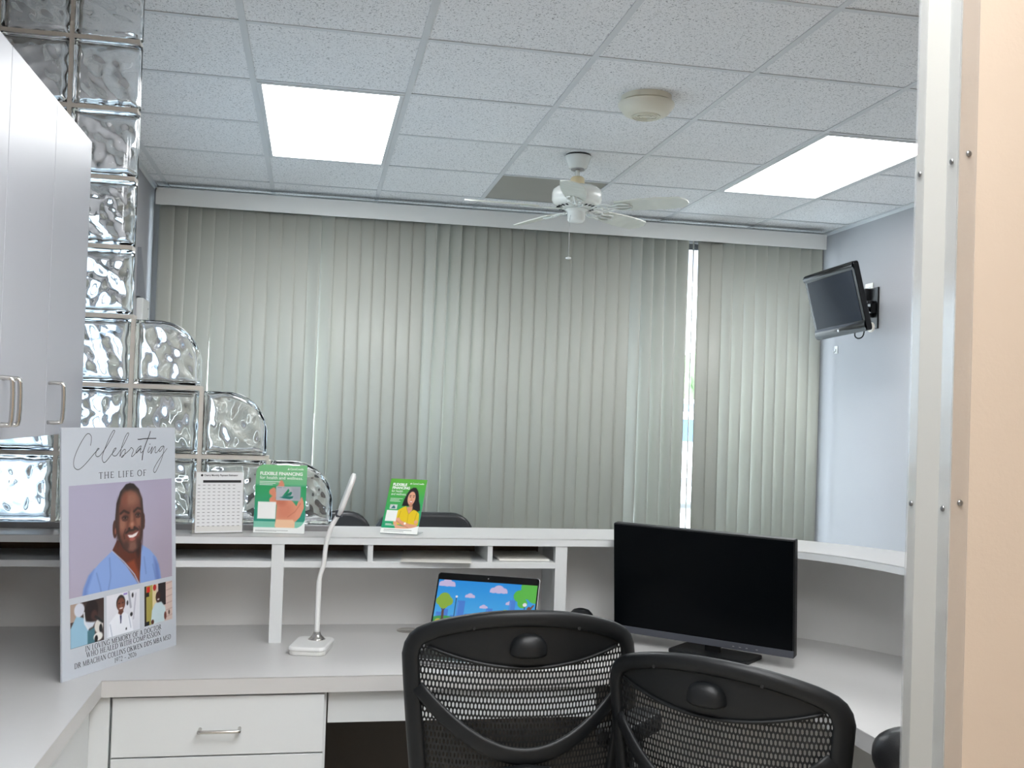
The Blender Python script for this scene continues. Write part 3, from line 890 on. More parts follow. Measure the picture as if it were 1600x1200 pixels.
for row in range(8):
    ncol = {0: 5, 1: 4, 2: 3}.get(row, 2)
    zb, zt = Z0 + BP_Z * row, Z0 + BP_Z * (row + 1)
    if row == 7:
        zt = CEIL
    x1 = XL + BP_X * ncol
    up = {0: 4, 1: 3}.get(row, 2)
    # bed joint on top of the row as far as the next row covers it
    if row < 7:
        xe = XL + BP_X * {0: 4, 1: 3, 2: 2}.get(row, 2) - (0.012 if row > 2 else 0)
        mm.box(XL, xe, YG - 0.030, YG + 0.030, zt - jw, zt + jw)
    for col in range(1, ncol):
        xx = XL + BP_X * col
        mm.box(xx - jw, xx + jw, YG - 0.030, YG + 0.030, zb + (jw if row else 0), zt - jw)
mm.box(XL, XL + jw, YG - 0.03, YG + 0.03, Z0, CEIL)
mm.build('mortar', 'mortar', gp)
box('base_strip', XL, 0.072, YG - 0.045, YG + 0.045, LZ, Z0 + 0.005, 'alu', gp, bevel=0.001)

# ================================================================== flat prints
class Canvas:
    def __init__(s, w, h, top, bot=None):
        s.w, s.h = w, h
        s.X, s.Y = np.meshgrid((np.arange(w)) / (w - 1), (np.arange(h)) / (h - 1))   # y up
        bot = bot or top
        k = s.Y[..., None]
        s.c = np.array(bot, float) * (1 - k) + np.array(top, float) * k
        s.asp = 1.0
    def put(s, a, col):
        a = np.clip(a, 0, 1)[..., None]
        s.c = s.c * (1 - a) + np.array(col, float) * a
    def ell(s, cx, cy, rx, ry, col, soft=0.04, rot=0, alpha=1):
        dx, dy = s.X - cx, s.Y - cy
        c, n = math.cos(rot), math.sin(rot)
        d = np.sqrt(((dx * c + dy * n) / rx) ** 2 + ((-dx * n + dy * c) / ry) ** 2)
        s.put((1 - d) / soft + 0.5 if soft > 0 else d < 1, col) if alpha == 1 else s.put(np.clip((1 - d) / soft + 0.5, 0, 1) * alpha, col)
    def poly(s, pts, col, soft=0.006, alpha=1):
        P = np.array(pts, float); n = len(P)
        ins = np.zeros(s.X.shape, bool); dist = np.full(s.X.shape, 9.0)
        for i in range(n):
            x0, y0 = P[i]; x1, y1 = P[(i + 1) % n]
            if y0 != y1:
                t = ((y0 > s.Y) != (y1 > s.Y)) & (s.X < (x1 - x0) * (s.Y - y0) / (y1 - y0) + x0)
                ins ^= t
            L = (x1 - x0) ** 2 + (y1 - y0) ** 2 + 1e-12
            q = np.clip(((s.X - x0) * (x1 - x0) + (s.Y - y0) * (y1 - y0)) / L, 0, 1)
            dist = np.minimum(dist, np.hypot(s.X - x0 - q * (x1 - x0), s.Y - y0 - q * (y1 - y0)))
        sd = np.where(ins, dist, -dist)
        s.put(np.clip(sd / soft + 0.5, 0, 1) * alpha, col)
    def line(s, pts, wd, col, soft=0.005, alpha=1):
        dist = np.full(s.X.shape, 9.0)
        for (x0, y0), (x1, y1) in zip(pts[:-1], pts[1:]):
            L = (x1 - x0) ** 2 + (y1 - y0) ** 2 + 1e-12
            q = np.clip(((s.X - x0) * (x1 - x0) + (s.Y - y0) * (y1 - y0)) / L, 0, 1)
            dist = np.minimum(dist, np.hypot(s.X - x0 - q * (x1 - x0), s.Y - y0 - q * (y1 - y0)))
        s.put(np.clip((wd - dist) / soft + 0.5, 0, 1) * alpha, col)
    def rect(s, x0, x1, y0, y1, col):
        s.put(((s.X >= x0) & (s.X <= x1) & (s.Y >= y0) & (s.Y <= y1)).astype(float), col)
def print_mesh(name, cv, x0, z0, w, h, y, parent, m='print', mask=None, label=None):
    W_, H_ = cv.w, cv.h
    X, Z = x0 + cv.X * w, z0 + cv.Y * h
    co = np.stack([X, np.full_like(X, y), Z], -1).reshape(-1, 3)
    i, j = np.meshgrid(np.arange(W_ - 1), np.arange(H_ - 1))
    if mask is not None:
        keep = mask(cv.X[:-1, :-1] + 0.5 / W_, cv.Y[:-1, :-1] + 0.5 / H_)
        i, j = i[keep], j[keep]
    a = (j * W_ + i).ravel()
    f = np.stack([a, a + 1, a + W_ + 1, a + W_], 1)
    me = bpy.data.meshes.new(name)
    me.from_pydata(co.tolist(), [], f.tolist())
    s = np.clip(cv.c / 255, 0, 1)
    l = np.where(s <= 0.04045, s / 12.92, ((s + 0.055) / 1.055) ** 2.4).reshape(-1, 3)
    at = me.color_attributes.new('Col', 'FLOAT_COLOR', 'POINT')
    at.data.foreach_set('color', np.concatenate([l, np.ones((len(l), 1))], 1).ravel().astype(np.float32))
    me.materials.append(MATS[m])
    o = bpy.data.objects.new(name, me); COL.objects.link(o); o.parent = parent
    if label:
        o['label'] = label
    return o
def text(s, size, m, parent, x, z, y, align='LEFT', bold=0.0, shear=0.0, width=None, name='lettering', sx=1.0):
    cu = bpy.data.curves.new('txt', 'FONT')
    cu.body = s; cu.size = size; cu.align_x = align; cu.offset = bold; cu.shear = shear; cu.resolution_u = 3
    ob = bpy.data.objects.new('txt', cu); COL.objects.link(ob)
    dg = bpy.context.evaluated_depsgraph_get()
    me = bpy.data.meshes.new_from_object(ob.evaluated_get(dg))
    bpy.data.objects.remove(ob)
    k = sx
    if width:
        xsn = [v.co.x for v in me.vertices]
        k = width / (max(xsn) - min(xsn))
    for v in me.vertices:
        v.co = Vector((v.co.x * k, 0, v.co.y))
    me.materials.clear(); me.materials.append(MATS[m])
    o = bpy.data.objects.new(name, me); COL.objects.link(o); o.parent = parent; o.location = (x, y, z)
    o['label'] = 'printed words ' + s.strip('.').lower() if False else 'printed lettering'
    return o
def flat_stroke(m, pts, wd, y):
    P = [np.array(p, float) for p in pts]; n = len(P); L = []
    for i in range(n):
        t = P[min(i + 1, n - 1)] - P[max(i - 1, 0)]
        t = t / (np.linalg.norm(t) + 1e-9); q = np.array([-t[1], t[0]])
        w_ = wd[i] if isinstance(wd, list) else wd
        a, b = P[i] + q * w_ / 2, P[i] - q * w_ / 2
        L += [(a[0], y, a[1]), (b[0], y, b[1])]
    m.add(L, [(2 * i, 2 * i + 1, 2 * i + 3, 2 * i + 2) for i in range(n - 1)])

# a small roman alphabet drawn with thick and thin strokes (unit cap height)
TK, TN = 0.135, 0.055
def _arc(cx, cy, rx, ry, a0, a1, n=12):
    return [(cx + rx * math.cos(R(a0 + (a1 - a0) * i / n)), cy + ry * math.sin(R(a0 + (a1 - a0) * i / n))) for i in range(n + 1)]
def S(x, thick=True):
    return ([(x, 0), (x, 1)], TK if thick else TN)
def sf(x, y, w=0.2):
    return ([(x - w / 2, y), (x + w / 2, y)], 0.045)
def bowl(cx, cy, rx, ry, a0, a1):
    pts = _arc(cx, cy, rx, ry, a0, a1)
    wd = [TN + (TK - TN) * abs(math.cos(R(a0 + (a1 - a0) * i / 12))) for i in range(13)]
    return (pts, wd)
GL = {
    'T': (0.68, [S(0.34), ([(0.04, 0.97), (0.64, 0.97)], TN), ([(0.05, 0.97), (0.05, 0.82)], 0.04), ([(0.63, 0.97), (0.63, 0.82)], 0.04), sf(0.34, 0.02)]),
    'H': (0.86, [S(0.17), S(0.69), ([(0.17, 0.52), (0.69, 0.52)], TN), sf(0.17, 0.02, .28), sf(0.69, 0.02, .28), sf(0.17, 0.98, .28), sf(0.69, 0.98, .28)]),
    'E': (0.64, [S(0.17), ([(0.08, 0.97), (0.56, 0.97)], TN), ([(0.17, 0.53), (0.48, 0.53)], TN), ([(0.08, 0.03), (0.60, 0.03)], TN), ([(0.56, 0.97), (0.56, 0.82)], 0.04), ([(0.60, 0.03), (0.60, 0.2)], 0.04)]),
    'F': (0.60, [S(0.17), ([(0.08, 0.97), (0.56, 0.97)], TN), ([(0.17, 0.53), (0.46, 0.53)], TN), ([(0.56, 0.97), (0.56, 0.82)], 0.04), sf(0.17, 0.02, .28)]),
    'L': (0.60, [S(0.17), ([(0.08, 0.03), (0.57, 0.03)], TN), ([(0.57, 0.03), (0.57, 0.2)], 0.04), sf(0.17, 0.98, .28)]),
    'I': (0.34, [S(0.17), sf(0.17, 0.02, .28), sf(0.17, 0.98, .28)]),
    'O': (0.88, [bowl(0.44, 0.5, 0.36, 0.49, 0, 180), bowl(0.44, 0.5, 0.36, 0.49, 180, 360)]),
    'N': (0.86, [S(0.15, False), S(0.71, False), ([(0.13, 0.97), (0.71, 0.03)], TK), sf(0.15, 0.02), sf(0.71, 0.98), sf(0.1, .98)]),
    'V': (0.80, [([(0.10, 0.98), (0.42, 0.02)], TK), ([(0.72, 0.98), (0.42, 0.02)], TN), sf(0.1, .98), sf(.72, .98)]),
    'A': (0.80, [([(0.10, 0.02), (0.40, 0.98)], TN), ([(0.40, 0.98), (0.72, 0.02)], TK), ([(0.2, 0.34), (0.62, 0.34)], TN), sf(0.1, .02), sf(.72, .02, .24)]),
    'G': (0.86, [bowl(0.46, 0.5, 0.38, 0.49, 40, 200), bowl(0.46, 0.5, 0.38, 0.49, 200, 320), ([(0.74, 0.02 + .12), (0.74, 0.45)], TK), sf(.72, .46, .24)]),
    'C': (0.80, [bowl(0.46, 0.5, 0.38, 0.49, 42, 190), bowl(0.46, 0.5, 0.38, 0.49, 190, 318)]),
    'M': (1.02, [S(0.15, False), S(0.85), ([(0.15, 0.97), (0.49, 0.05)], TK), ([(0.85, 0.97), (0.49, 0.05)], TN), sf(.15, .02), sf(.85, .02, .26)]),
    'R': (0.76, [S(0.17), bowl(0.30, 0.75, 0.28, 0.23, 90, -90), ([(0.17, 0.98), (0.30, 0.98)], TN), ([(0.17, 0.52), (0.30, 0.52)], TN), ([(0.34, 0.52), (0.70, 0.02)], TK), sf(.17, .02, .28)]),
    'P': (0.68, [S(0.17), bowl(0.30, 0.73, 0.28, 0.25, 90, -90), ([(0.17, 0.98), (0.30, 0.98)], TN), ([(0.17, 0.48), (0.30, 0.48)], TN), sf(.17, .02, .28)]),
    'B': (0.72, [S(0.17), bowl(0.30, 0.76, 0.24, 0.22, 90, -90), bowl(0.32, 0.28, 0.30, 0.26, 90, -90), ([(0.1, 0.98), (0.30, 0.98)], TN), ([(0.17, 0.54), (0.32, 0.54)], TN), ([(0.1, 0.02), (0.32, 0.02)], TN)]),
    'D': (0.86, [S(0.17), bowl(0.32, 0.5, 0.44, 0.48, 90, -90), ([(0.08, 0.98), (0.32, 0.98)], TN), ([(0.08, 0.02), (0.32, 0.02)], TN)]),
    'Y': (0.76, [([(0.08, 0.98), (0.38, 0.48)], TK), ([(0.68, 0.98), (0.38, 0.48)], TN), ([(0.38, 0), (0.38, 0.48)], TK), sf(.38, .02), sf(.08, .98), sf(.68, .98)]),
    'W': (1.12, [([(0.08, 0.98), (0.33, 0.02)], TK), ([(0.56, 0.98), (0.33, 0.02)], TN), ([(0.52, 0.98), (0.78, 0.02)], TK), ([(1.02, 0.98), (0.78, 0.02)], TN), sf(.08, .98), sf(1.02, .98)]),
    'S': (0.58, [bowl(0.29, 0.75, 0.20, 0.23, 40, 270), bowl(0.29, 0.27, 0.22, 0.25, 90, -140)]),
    'K': (0.80, [S(0.17), ([(0.20, 0.45), (0.66, 0.98)], TN), ([(0.34, 0.58), (0.74, 0.02)], TK), sf(.17, .02, .28), sf(.17, .98, .28)]),
    'U': (0.84, [([(0.16, 0.98), (0.16, 0.3)], TK), bowl(0.42, 0.3, 0.26, 0.28, 180, 360), ([(0.68, 0.3), (0.68, 0.98)], TN)]),
    '1': (0.46, [S(0.25), ([(0.12, 0.84), (0.25, 0.97)], TN), sf(.25, .02)]),
    '9': (0.56, [bowl(0.28, 0.68, 0.20, 0.30, 0, 180), bowl(0.28, 0.68, 0.20, 0.30, 180, 360), ([(0.48, 0.66), (0.42, 0.30), (0.18, 0.02)], TN)]),
    '6': (0.56, [bowl(0.28, 0.32, 0.20, 0.30, 0, 180), bowl(0.28, 0.32, 0.20, 0.30, 180, 360), ([(0.08, 0.34), (0.14, 0.70), (0.40, 0.98)], TN)]),
    '7': (0.54, [([(0.06, 0.94), (0.50, 0.94)], TK * .8), ([(0.48, 0.94), (0.20, 0)], TN)]),
    '2': (0.56, [bowl(0.27, 0.72, 0.20, 0.25, 160, -40), ([(0.44, 0.58), (0.08, 0.06)], TN), ([(0.06, 0.05), (0.50, 0.05)], TK * .8)]),
    '0': (0.58, [bowl(0.29, 0.5, 0.21, 0.48, 0, 180), bowl(0.29, 0.5, 0.21, 0.48, 180, 360)]),
    '-': (0.60, [([(0.08, 0.40), (0.52, 0.40)], TN * 1.3)]),
    ' ': (0.34, []),
}
def roman(parent, s, u0, u1, v, cap, y, gap=0.06):
    tot = sum(GL[c][0] for c in s) + gap * (len(s) - 1)
    k = (u1 - u0) / tot
    m = MB(); x = 0
    for c in s:
        w, st = GL[c]
        for n_, (pts, wd) in enumerate(st):
            flat_stroke(m, [(u0 + (x + a) * k, v + b * cap) for a, b in pts], [q * cap for q in wd] if isinstance(wd, list) else wd * cap, y - 0.00002 * n_)
        x += w + gap
    o = m.build('lettering', 'ink', parent, world=False)
    o['label'] = 'dark serif lettering'
    return o

# ------------------------------------------------------------------ memorial poster
PW, PH = 0.455, 0.630
pb = thing('memorial_poster', 'tall white memorial poster board with a portrait of a man in blue scrubs', 'poster', (-0.585 + 0.11, 2.665 + 0.199, DZT + 0.0005), (R(-3.0), 0, R(61.1)))
MB().box(-PW / 2, PW / 2, 0, 0.005, 0, PH).build('board', 'foam_board', pb, world=False)
X0 = -PW / 2
def portrait():
    c = Canvas(220, 150, (170, 162, 186), (172, 160, 176))
    c.ell(0.15, 0.55, 0.5, 0.7, (176, 176, 200), soft=1.0, alpha=0.5)
    # scrubs
    c.poly([(0.10, -0.1), (0.125, 0.06), (0.17, 0.17), (0.27, 0.27), (0.385, 0.36), (0.52, 0.2), (0.645, 0.0), (0.66, 0.2), (0.67, 0.38), (0.76, 0.31), (0.83, 0.22), (0.87, 0.08), (0.885, -0.1)], (137, 166, 222), 0.008)
    c.poly([(0.10, -0.1), (0.125, 0.06), (0.17, 0.17), (0.22, 0.22), (0.16, 0.05), (0.15, -0.1)], (112, 140, 204), 0.03)
    c.poly([(0.80, 0.24), (0.85, 0.15), (0.885, -0.1), (0.83, -0.1)], (108, 132, 196), 0.03)
    for p in ([(0.36, 0.30), (0.37, 0.12), (0.34, -0.05)], [(0.24, 0.18), (0.27, 0.06), (0.29, -0.05)], [(0.79, 0.16), (0.82, 0.02)], [(0.70, 0.25), (0.72, 0.08)]):
        c.line(p, 0.004, (112, 138, 196), 0.012)
    # neck
    c.poly([(0.385, 0.36), (0.43, 0.45), (0.66, 0.45), (0.672, 0.38), (0.665, 0.2), (0.648, 0.0), (0.52, 0.2)], (92, 44, 30), 0.01)
    c.poly([(0.52, 0.22), (0.60, 0.24), (0.648, 0.1), (0.648, 0.0)], (140, 66, 38), 0.03)
    c.poly([(0.60, 0.36), (0.64, 0.25), (0.66, 0.3), (0.665, 0.38)], (46, 24, 20), 0.03)
    c.line([(0.385, 0.36), (0.50, 0.235), (0.60, 0.1), (0.647, 0.0)], 0.004, (190, 204, 236), 0.006)
    # ears, head
    c.ell(0.412, 0.56, 0.022, 0.085, (78, 44, 36), 0.2)
    c.ell(0.418, 0.54, 0.008, 0.03, (150, 92, 74), 0.5)
    c.ell(0.698, 0.60, 0.014, 0.08, (84, 50, 40), 0.2)
    head = [(0.415, 0.66), (0.428, 0.80), (0.465, 0.91), (0.52, 0.975), (0.56, 0.985), (0.60, 0.975), (0.65, 0.92), (0.685, 0.82), (0.697, 0.68), (0.692, 0.54), (0.672, 0.42), (0.635, 0.335), (0.59, 0.305), (0.545, 0.315), (0.49, 0.37), (0.445, 0.46), (0.425, 0.56)]
    c.poly(head, (40, 30, 28), 0.01)                      # hair and outline
    face = [(0.432, 0.62), (0.445, 0.76), (0.475, 0.85), (0.52, 0.905), (0.565, 0.915), (0.62, 0.89), (0.66, 0.82), (0.682, 0.70), (0.682, 0.56), (0.662, 0.43), (0.628, 0.35), (0.588, 0.318), (0.548, 0.328), (0.50, 0.38), (0.46, 0.47)]
    c.poly(face, (108, 64, 50), 0.03)
    c.ell(0.575, 0.83, 0.075, 0.07, (158, 106, 88), 1.2, alpha=0.8)
    c.ell(0.505, 0.83, 0.03, 0.08, (124, 70, 54), 1.0, alpha=0.7)
    c.ell(0.485, 0.60, 0.036, 0.08, (160, 108, 88), 1.0, alpha=0.85)
    c.ell(0.645, 0.62, 0.028, 0.08, (150, 98, 78), 1.0, alpha=0.8)
    c.ell(0.44, 0.60, 0.016, 0.2, (64, 38, 34), 0.9, alpha=0.8)
    c.ell(0.68, 0.58, 0.012, 0.2, (60, 36, 32), 0.9, alpha=0.8)
    # brows and eyes
    c.line([(0.468, 0.700), (0.50, 0.725), (0.545, 0.698)], 0.010, (48, 28, 24), 0.012)
    c.line([(0.598, 0.705), (0.635, 0.735), (0.672, 0.722)], 0.010, (48, 28, 24), 0.012)
    c.ell(0.510, 0.655, 0.034, 0.028, (78, 44, 36), 0.5)
    c.ell(0.640, 0.672, 0.028, 0.030, (78, 44, 36), 0.5)
    c.ell(0.512, 0.652, 0.018, 0.008, (120, 92, 84), 0.5); c.ell(0.513, 0.653, 0.010, 0.010, (22, 14, 14), 0.4); c.line([(0.488, 0.660), (0.512, 0.668), (0.537, 0.657)], 0.004, (36, 22, 20), 0.008)
    c.ell(0.640, 0.667, 0.018, 0.008, (120, 92, 84), 0.5); c.ell(0.641, 0.668, 0.010, 0.010, (22, 14, 14), 0.4); c.line([(0.615, 0.672), (0.640, 0.683), (0.664, 0.674)], 0.004, (36, 22, 20), 0.008)
    c.line([(0.486, 0.632), (0.512, 0.622), (0.536, 0.632)], 0.003, (70, 40, 34), 0.008)
    c.line([(0.618, 0.648), (0.645, 0.640), (0.668, 0.652)], 0.003, (70, 40, 34), 0.008)
    # nose
    c.ell(0.578, 0.63, 0.016, 0.085, (158, 106, 84), 1.0, alpha=0.8)
    c.ell(0.580, 0.575, 0.036, 0.045, (138, 84, 64), 0.5)
    c.ell(0.580, 0.585, 0.016, 0.022, (178, 124, 102), 1.0)
    c.ell(0.552, 0.545, 0.012, 0.014, (48, 26, 22), 0.6); c.ell(0.605, 0.550, 0.012, 0.014, (48, 26, 22), 0.6)
    # moustache, mouth, chin
    c.line([(0.520, 0.508), (0.55, 0.530), (0.585, 0.527), (0.622, 0.540), (0.645, 0.520)], 0.010, (44, 28, 26), 0.015)
    c.line([(0.515, 0.545), (0.498, 0.50), (0.505, 0.455)], 0.004, (64, 36, 30), 0.012)
    c.line([(0.650, 0.555), (0.668, 0.51), (0.664, 0.465)], 0.004, (64, 36, 30), 0.012)
    c.poly([(0.522, 0.497), (0.56, 0.492), (0.60, 0.500), (0.652, 0.522), (0.636, 0.463), (0.60, 0.430), (0.565, 0.430), (0.535, 0.455)], (126, 62, 56), 0.012)
    c.poly([(0.535, 0.487), (0.58, 0.482), (0.643, 0.507), (0.622, 0.470), (0.585, 0.452), (0.552, 0.460)], (236, 228, 226), 0.008)
    c.ell(0.582, 0.440, 0.028, 0.016, (168, 92, 84), 0.6)
    c.ell(0.585, 0.375, 0.050, 0.045, (132, 96, 84), 0.9, alpha=0.7)
    c.ell(0.52, 0.385, 0.03, 0.04, (64, 42, 38), 0.9, alpha=0.7); c.ell(0.645, 0.40, 0.025, 0.05, (58, 38, 34), 0.9, alpha=0.7)
    return c
part_label(print_mesh('portrait_photo', portrait(), X0 + 0.025, 0.2015, 0.412, 0.2815, -0.0004, pb), 'printed portrait of a smiling man in light blue scrubs')
def photo_a():
    c = Canvas(70, 64, (60, 44, 40), (70, 60, 60))
    c.rect(0, 0.28, 0.6, 1, (170, 150, 138))
    c.poly([(0, 0), (0, 0.45), (0.18, 0.72), (0.42, 0.62), (0.55, 0.3), (0.52, 0)], (150, 190, 214), 0.03)
    c.poly([(0.5, 0), (0.5, 0.3), (0.72, 0.36), (0.72, 0)], (70, 116, 130), 0.03)
    c.ell(0.62, 0.76, 0.20, 0.27, (34, 24, 24), 0.15)
    c.ell(0.70, 0.64, 0.10, 0.12, (70, 44, 40), 0.5)
    c.ell(0.26, 0.84, 0.15, 0.16, (208, 212, 224), 0.2)
    c.poly([(0.40, 0.55), (0.50, 0.34), (0.66, 0.38), (0.74, 0.48), (0.6, 0.5)], (206, 214, 226), 0.04)
    c.line([(0.4, 0.75), (0.42, 0.5), (0.52, 0.36)], 0.02, (220, 224, 230), 0.02)
    c.ell(0.84, 0.36, 0.13, 0.16, (216, 212, 206), 0.2); c.ell(0.90, 0.30, 0.05, 0.10, (26, 26, 30), 0.3)
    c.line([(0.74, 0.6), (0.95, 0.44)], 0.03, (30, 30, 32), 0.03); c.ell(0.82, 0.12, 0.14, 0.10, (228, 228, 224), 0.3); c.ell(0.76, 0.08, 0.05, 0.08, (24, 24, 26), 0.4)
    return c
def photo_b():
    c = Canvas(70, 64, (226, 226, 234), (216, 220, 230))
    c.line([(0.66, 0.98), (0.72, 0.6)], 0.03, (170, 172, 184), 0.02); c.line([(0.88, 0.9), (0.80, 0.3)], 0.02, (190, 190, 204), 0.02)
    c.ell(0.78, 0.88, 0.03, 0.06, (40, 40, 46), 0.4); c.ell(0.62, 0.72, 0.03, 0.06, (60, 60, 66), 0.4); c.ell(0.74, 0.42, 0.04, 0.05, (30, 30, 36), 0.4)
    c.rect(0.5, 0.62, 0.93, 0.97, (150, 130, 200))
    c.poly([(0.04, 0), (0.08, 0.34), (0.28, 0.52), (0.56, 0.50), (0.74, 0.34), (0.80, 0)], (232, 236, 244), 0.03)
    c.line([(0.1, 0.3), (0.16, 0.0)], 0.012, (190, 198, 214), 0.02); c.line([(0.66, 0.4), (0.72, 0.1)], 0.012, (190, 198, 214), 0.02)
    c.poly([(0.34, 0.52), (0.42, 0.46), (0.50, 0.53), (0.48, 0.62), (0.36, 0.62)], (96, 56, 44), 0.02)
    c.poly([(0.39, 0.46), (0.44, 0.46), (0.43, 0.26), (0.40, 0.26)], (50, 56, 96), 0.01)
    c.ell(0.42, 0.76, 0.135, 0.19, (38, 30, 28), 0.12)
    c.ell(0.425, 0.72, 0.115, 0.165, (118, 70, 54), 0.2)
    c.ell(0.37, 0.75, 0.028, 0.016, (40, 22, 20), 0.4); c.ell(0.48, 0.76, 0.028, 0.016, (40, 22, 20), 0.4)
    c.ell(0.43, 0.69, 0.03, 0.03, (140, 88, 68), 0.7); c.ell(0.43, 0.63, 0.055, 0.02, (226, 210, 204), 0.4)
    c.ell(0.58, 0.10, 0.02, 0.03, (40, 40, 50), 0.5)
    return c
def photo_c():
    c = Canvas(70, 64, (214, 190, 180), (206, 186, 178))
    c.rect(0, 0.40, 0, 1, (166, 156, 80)); c.rect(0.28, 0.42, 0, 1, (222, 206, 160)); c.rect(0, 0.06, 0, 1, (60, 50, 40))
    c.rect(0.48, 0.76, 0.42, 1, (38, 32, 36))
    for k in range(6):
        c.line([(0.78, 0.1 + k * 0.17), (1, 0.13 + k * 0.17)], 0.012, (186, 156, 150), 0.02)
    c.rect(0.08, 0.20, 0.84, 0.97, (206, 40, 34)); c.ell(0.36, 0.92, 0.06, 0.08, (180, 34, 30), 0.2); c.rect(0.06, 0.16, 0.72, 0.84, (40, 34, 34))
    c.poly([(0.22, 0.04), (0.26, 0.36), (0.38, 0.52), (0.60, 0.52), (0.74, 0.36), (0.76, 0.10), (0.7, 0.0), (0.24, 0.0)], (196, 216, 222), 0.03)
    c.ell(0.48, 0.66, 0.085, 0.14, (66, 38, 32), 0.2); c.ell(0.49, 0.60, 0.04, 0.02, (214, 200, 194), 0.5)
    c.ell(0.28, 0.06, 0.05, 0.06, (96, 56, 46), 0.4); c.ell(0.74, 0.14, 0.045, 0.10, (110, 60, 50), 0.4); c.ell(0.88, 0.2, 0.03, 0.06, (90, 70, 60), 0.5)
    c.rect(0.0, 0.16, 0, 0.10, (40, 40, 44))
    return c
part_label(print_mesh('surgery_photo', photo_a(), X0 + 0.029, 0.0755, 0.122, 0.110, -0.0004, pb), 'small printed photo of a masked doctor at work')
part_label(print_mesh('clinic_photo', photo_b(), X0 + 0.161, 0.0770, 0.133, 0.110, -0.0004, pb), 'small printed photo of a man in a white coat')
part_label(print_mesh('doorway_photo', photo_c(), X0 + 0.314, 0.0790, 0.123, 0.110, -0.0004, pb), 'small printed photo of a man in pale scrubs by a doorway')
C_ = [(103, 583), (106, 595), (106, 607), (98, 614), (87, 611), (70, 593), (53, 569), (43, 548), (43, 532), (52, 524), (63, 524), (81, 534), (103, 551), (123, 567), (133, 573), (135, 575), (130, 575), (124, 566), (123, 557), (130, 554), (140, 558), (160, 576), (181, 600), (195, 618), (195, 622), (189, 621), (175, 604), (158, 576), (147, 554), (149, 541), (156, 538), (166, 544), (181, 557), (196, 569), (201, 575), (194, 573), (187, 563), (188, 556), (196, 554), (206, 558), (229, 581), (249, 607), (252, 614), (246, 614), (235, 601), (223, 577), (216, 552), (224, 564), (234, 571), (238, 568), (235, 558), (226, 550), (222, 551), (238, 559), (255, 569), (262, 575), (271, 568), (265, 557), (263, 551), (269, 552), (285, 563), (301, 574), (303, 579), (293, 575), (282, 565), (284, 560), (295, 567), (303, 572), (300, 564), (304, 560), (311, 565)]
T_ = [(344, 620), (337, 606), (324, 585), (312, 562), (307, 539)]
X_ = [(289, 598), (295, 597), (324, 599), (369, 599)]
I_ = [(339, 576), (332, 564), (334, 560), (342, 564), (352, 576), (348, 566), (345, 556), (357, 570), (365, 576), (365, 567), (363, 560), (370, 559), (380, 566), (391, 575), (403, 577), (391, 575), (382, 566), (384, 561), (392, 566), (403, 576), (403, 569), (397, 549), (383, 526), (366, 505), (358, 504), (358, 514), (377, 535), (401, 556), (418, 570)]
D_ = [(341, 584.5), (341, 581.5)]
m = MB()
for n_, (pts, wd) in enumerate(((C_, 0.0017), (T_, 0.0028), (X_, 0.0024), (I_, 0.0017), (D_, 0.003))):
    flat_stroke(m, smooth_path([(X0 + a / 1000, b / 1000) for a, b in pts], 5), wd, -0.0005 - 0.00003 * n_)
part_label(m.build('script_lettering', 'ink', pb, world=False), 'flowing black script lettering')
roman(pb, 'THE LIFE OF', X0 + 0.133, X0 + 0.325, 0.496, 0.0165, -0.0005, 0.14)
roman(pb, 'IN LOVING MEMORY OF A DOCTOR', X0 + 0.081, X0 + 0.386, 0.059, 0.0135, -0.0005)
roman(pb, 'WHO HEALED WITH COMPASSION', X0 + 0.085, X0 + 0.383, 0.0430, 0.0135, -0.0005)
roman(pb, 'DR MBACHAN COLLINS OKWEN DDS MBA MSD', X0 + 0.042, X0 + 0.430, 0.0235, 0.0135, -0.0005)
roman(pb, '1972 - 2026', X0 + 0.190, X0 + 0.279, 0.0065, 0.0125, -0.0005)

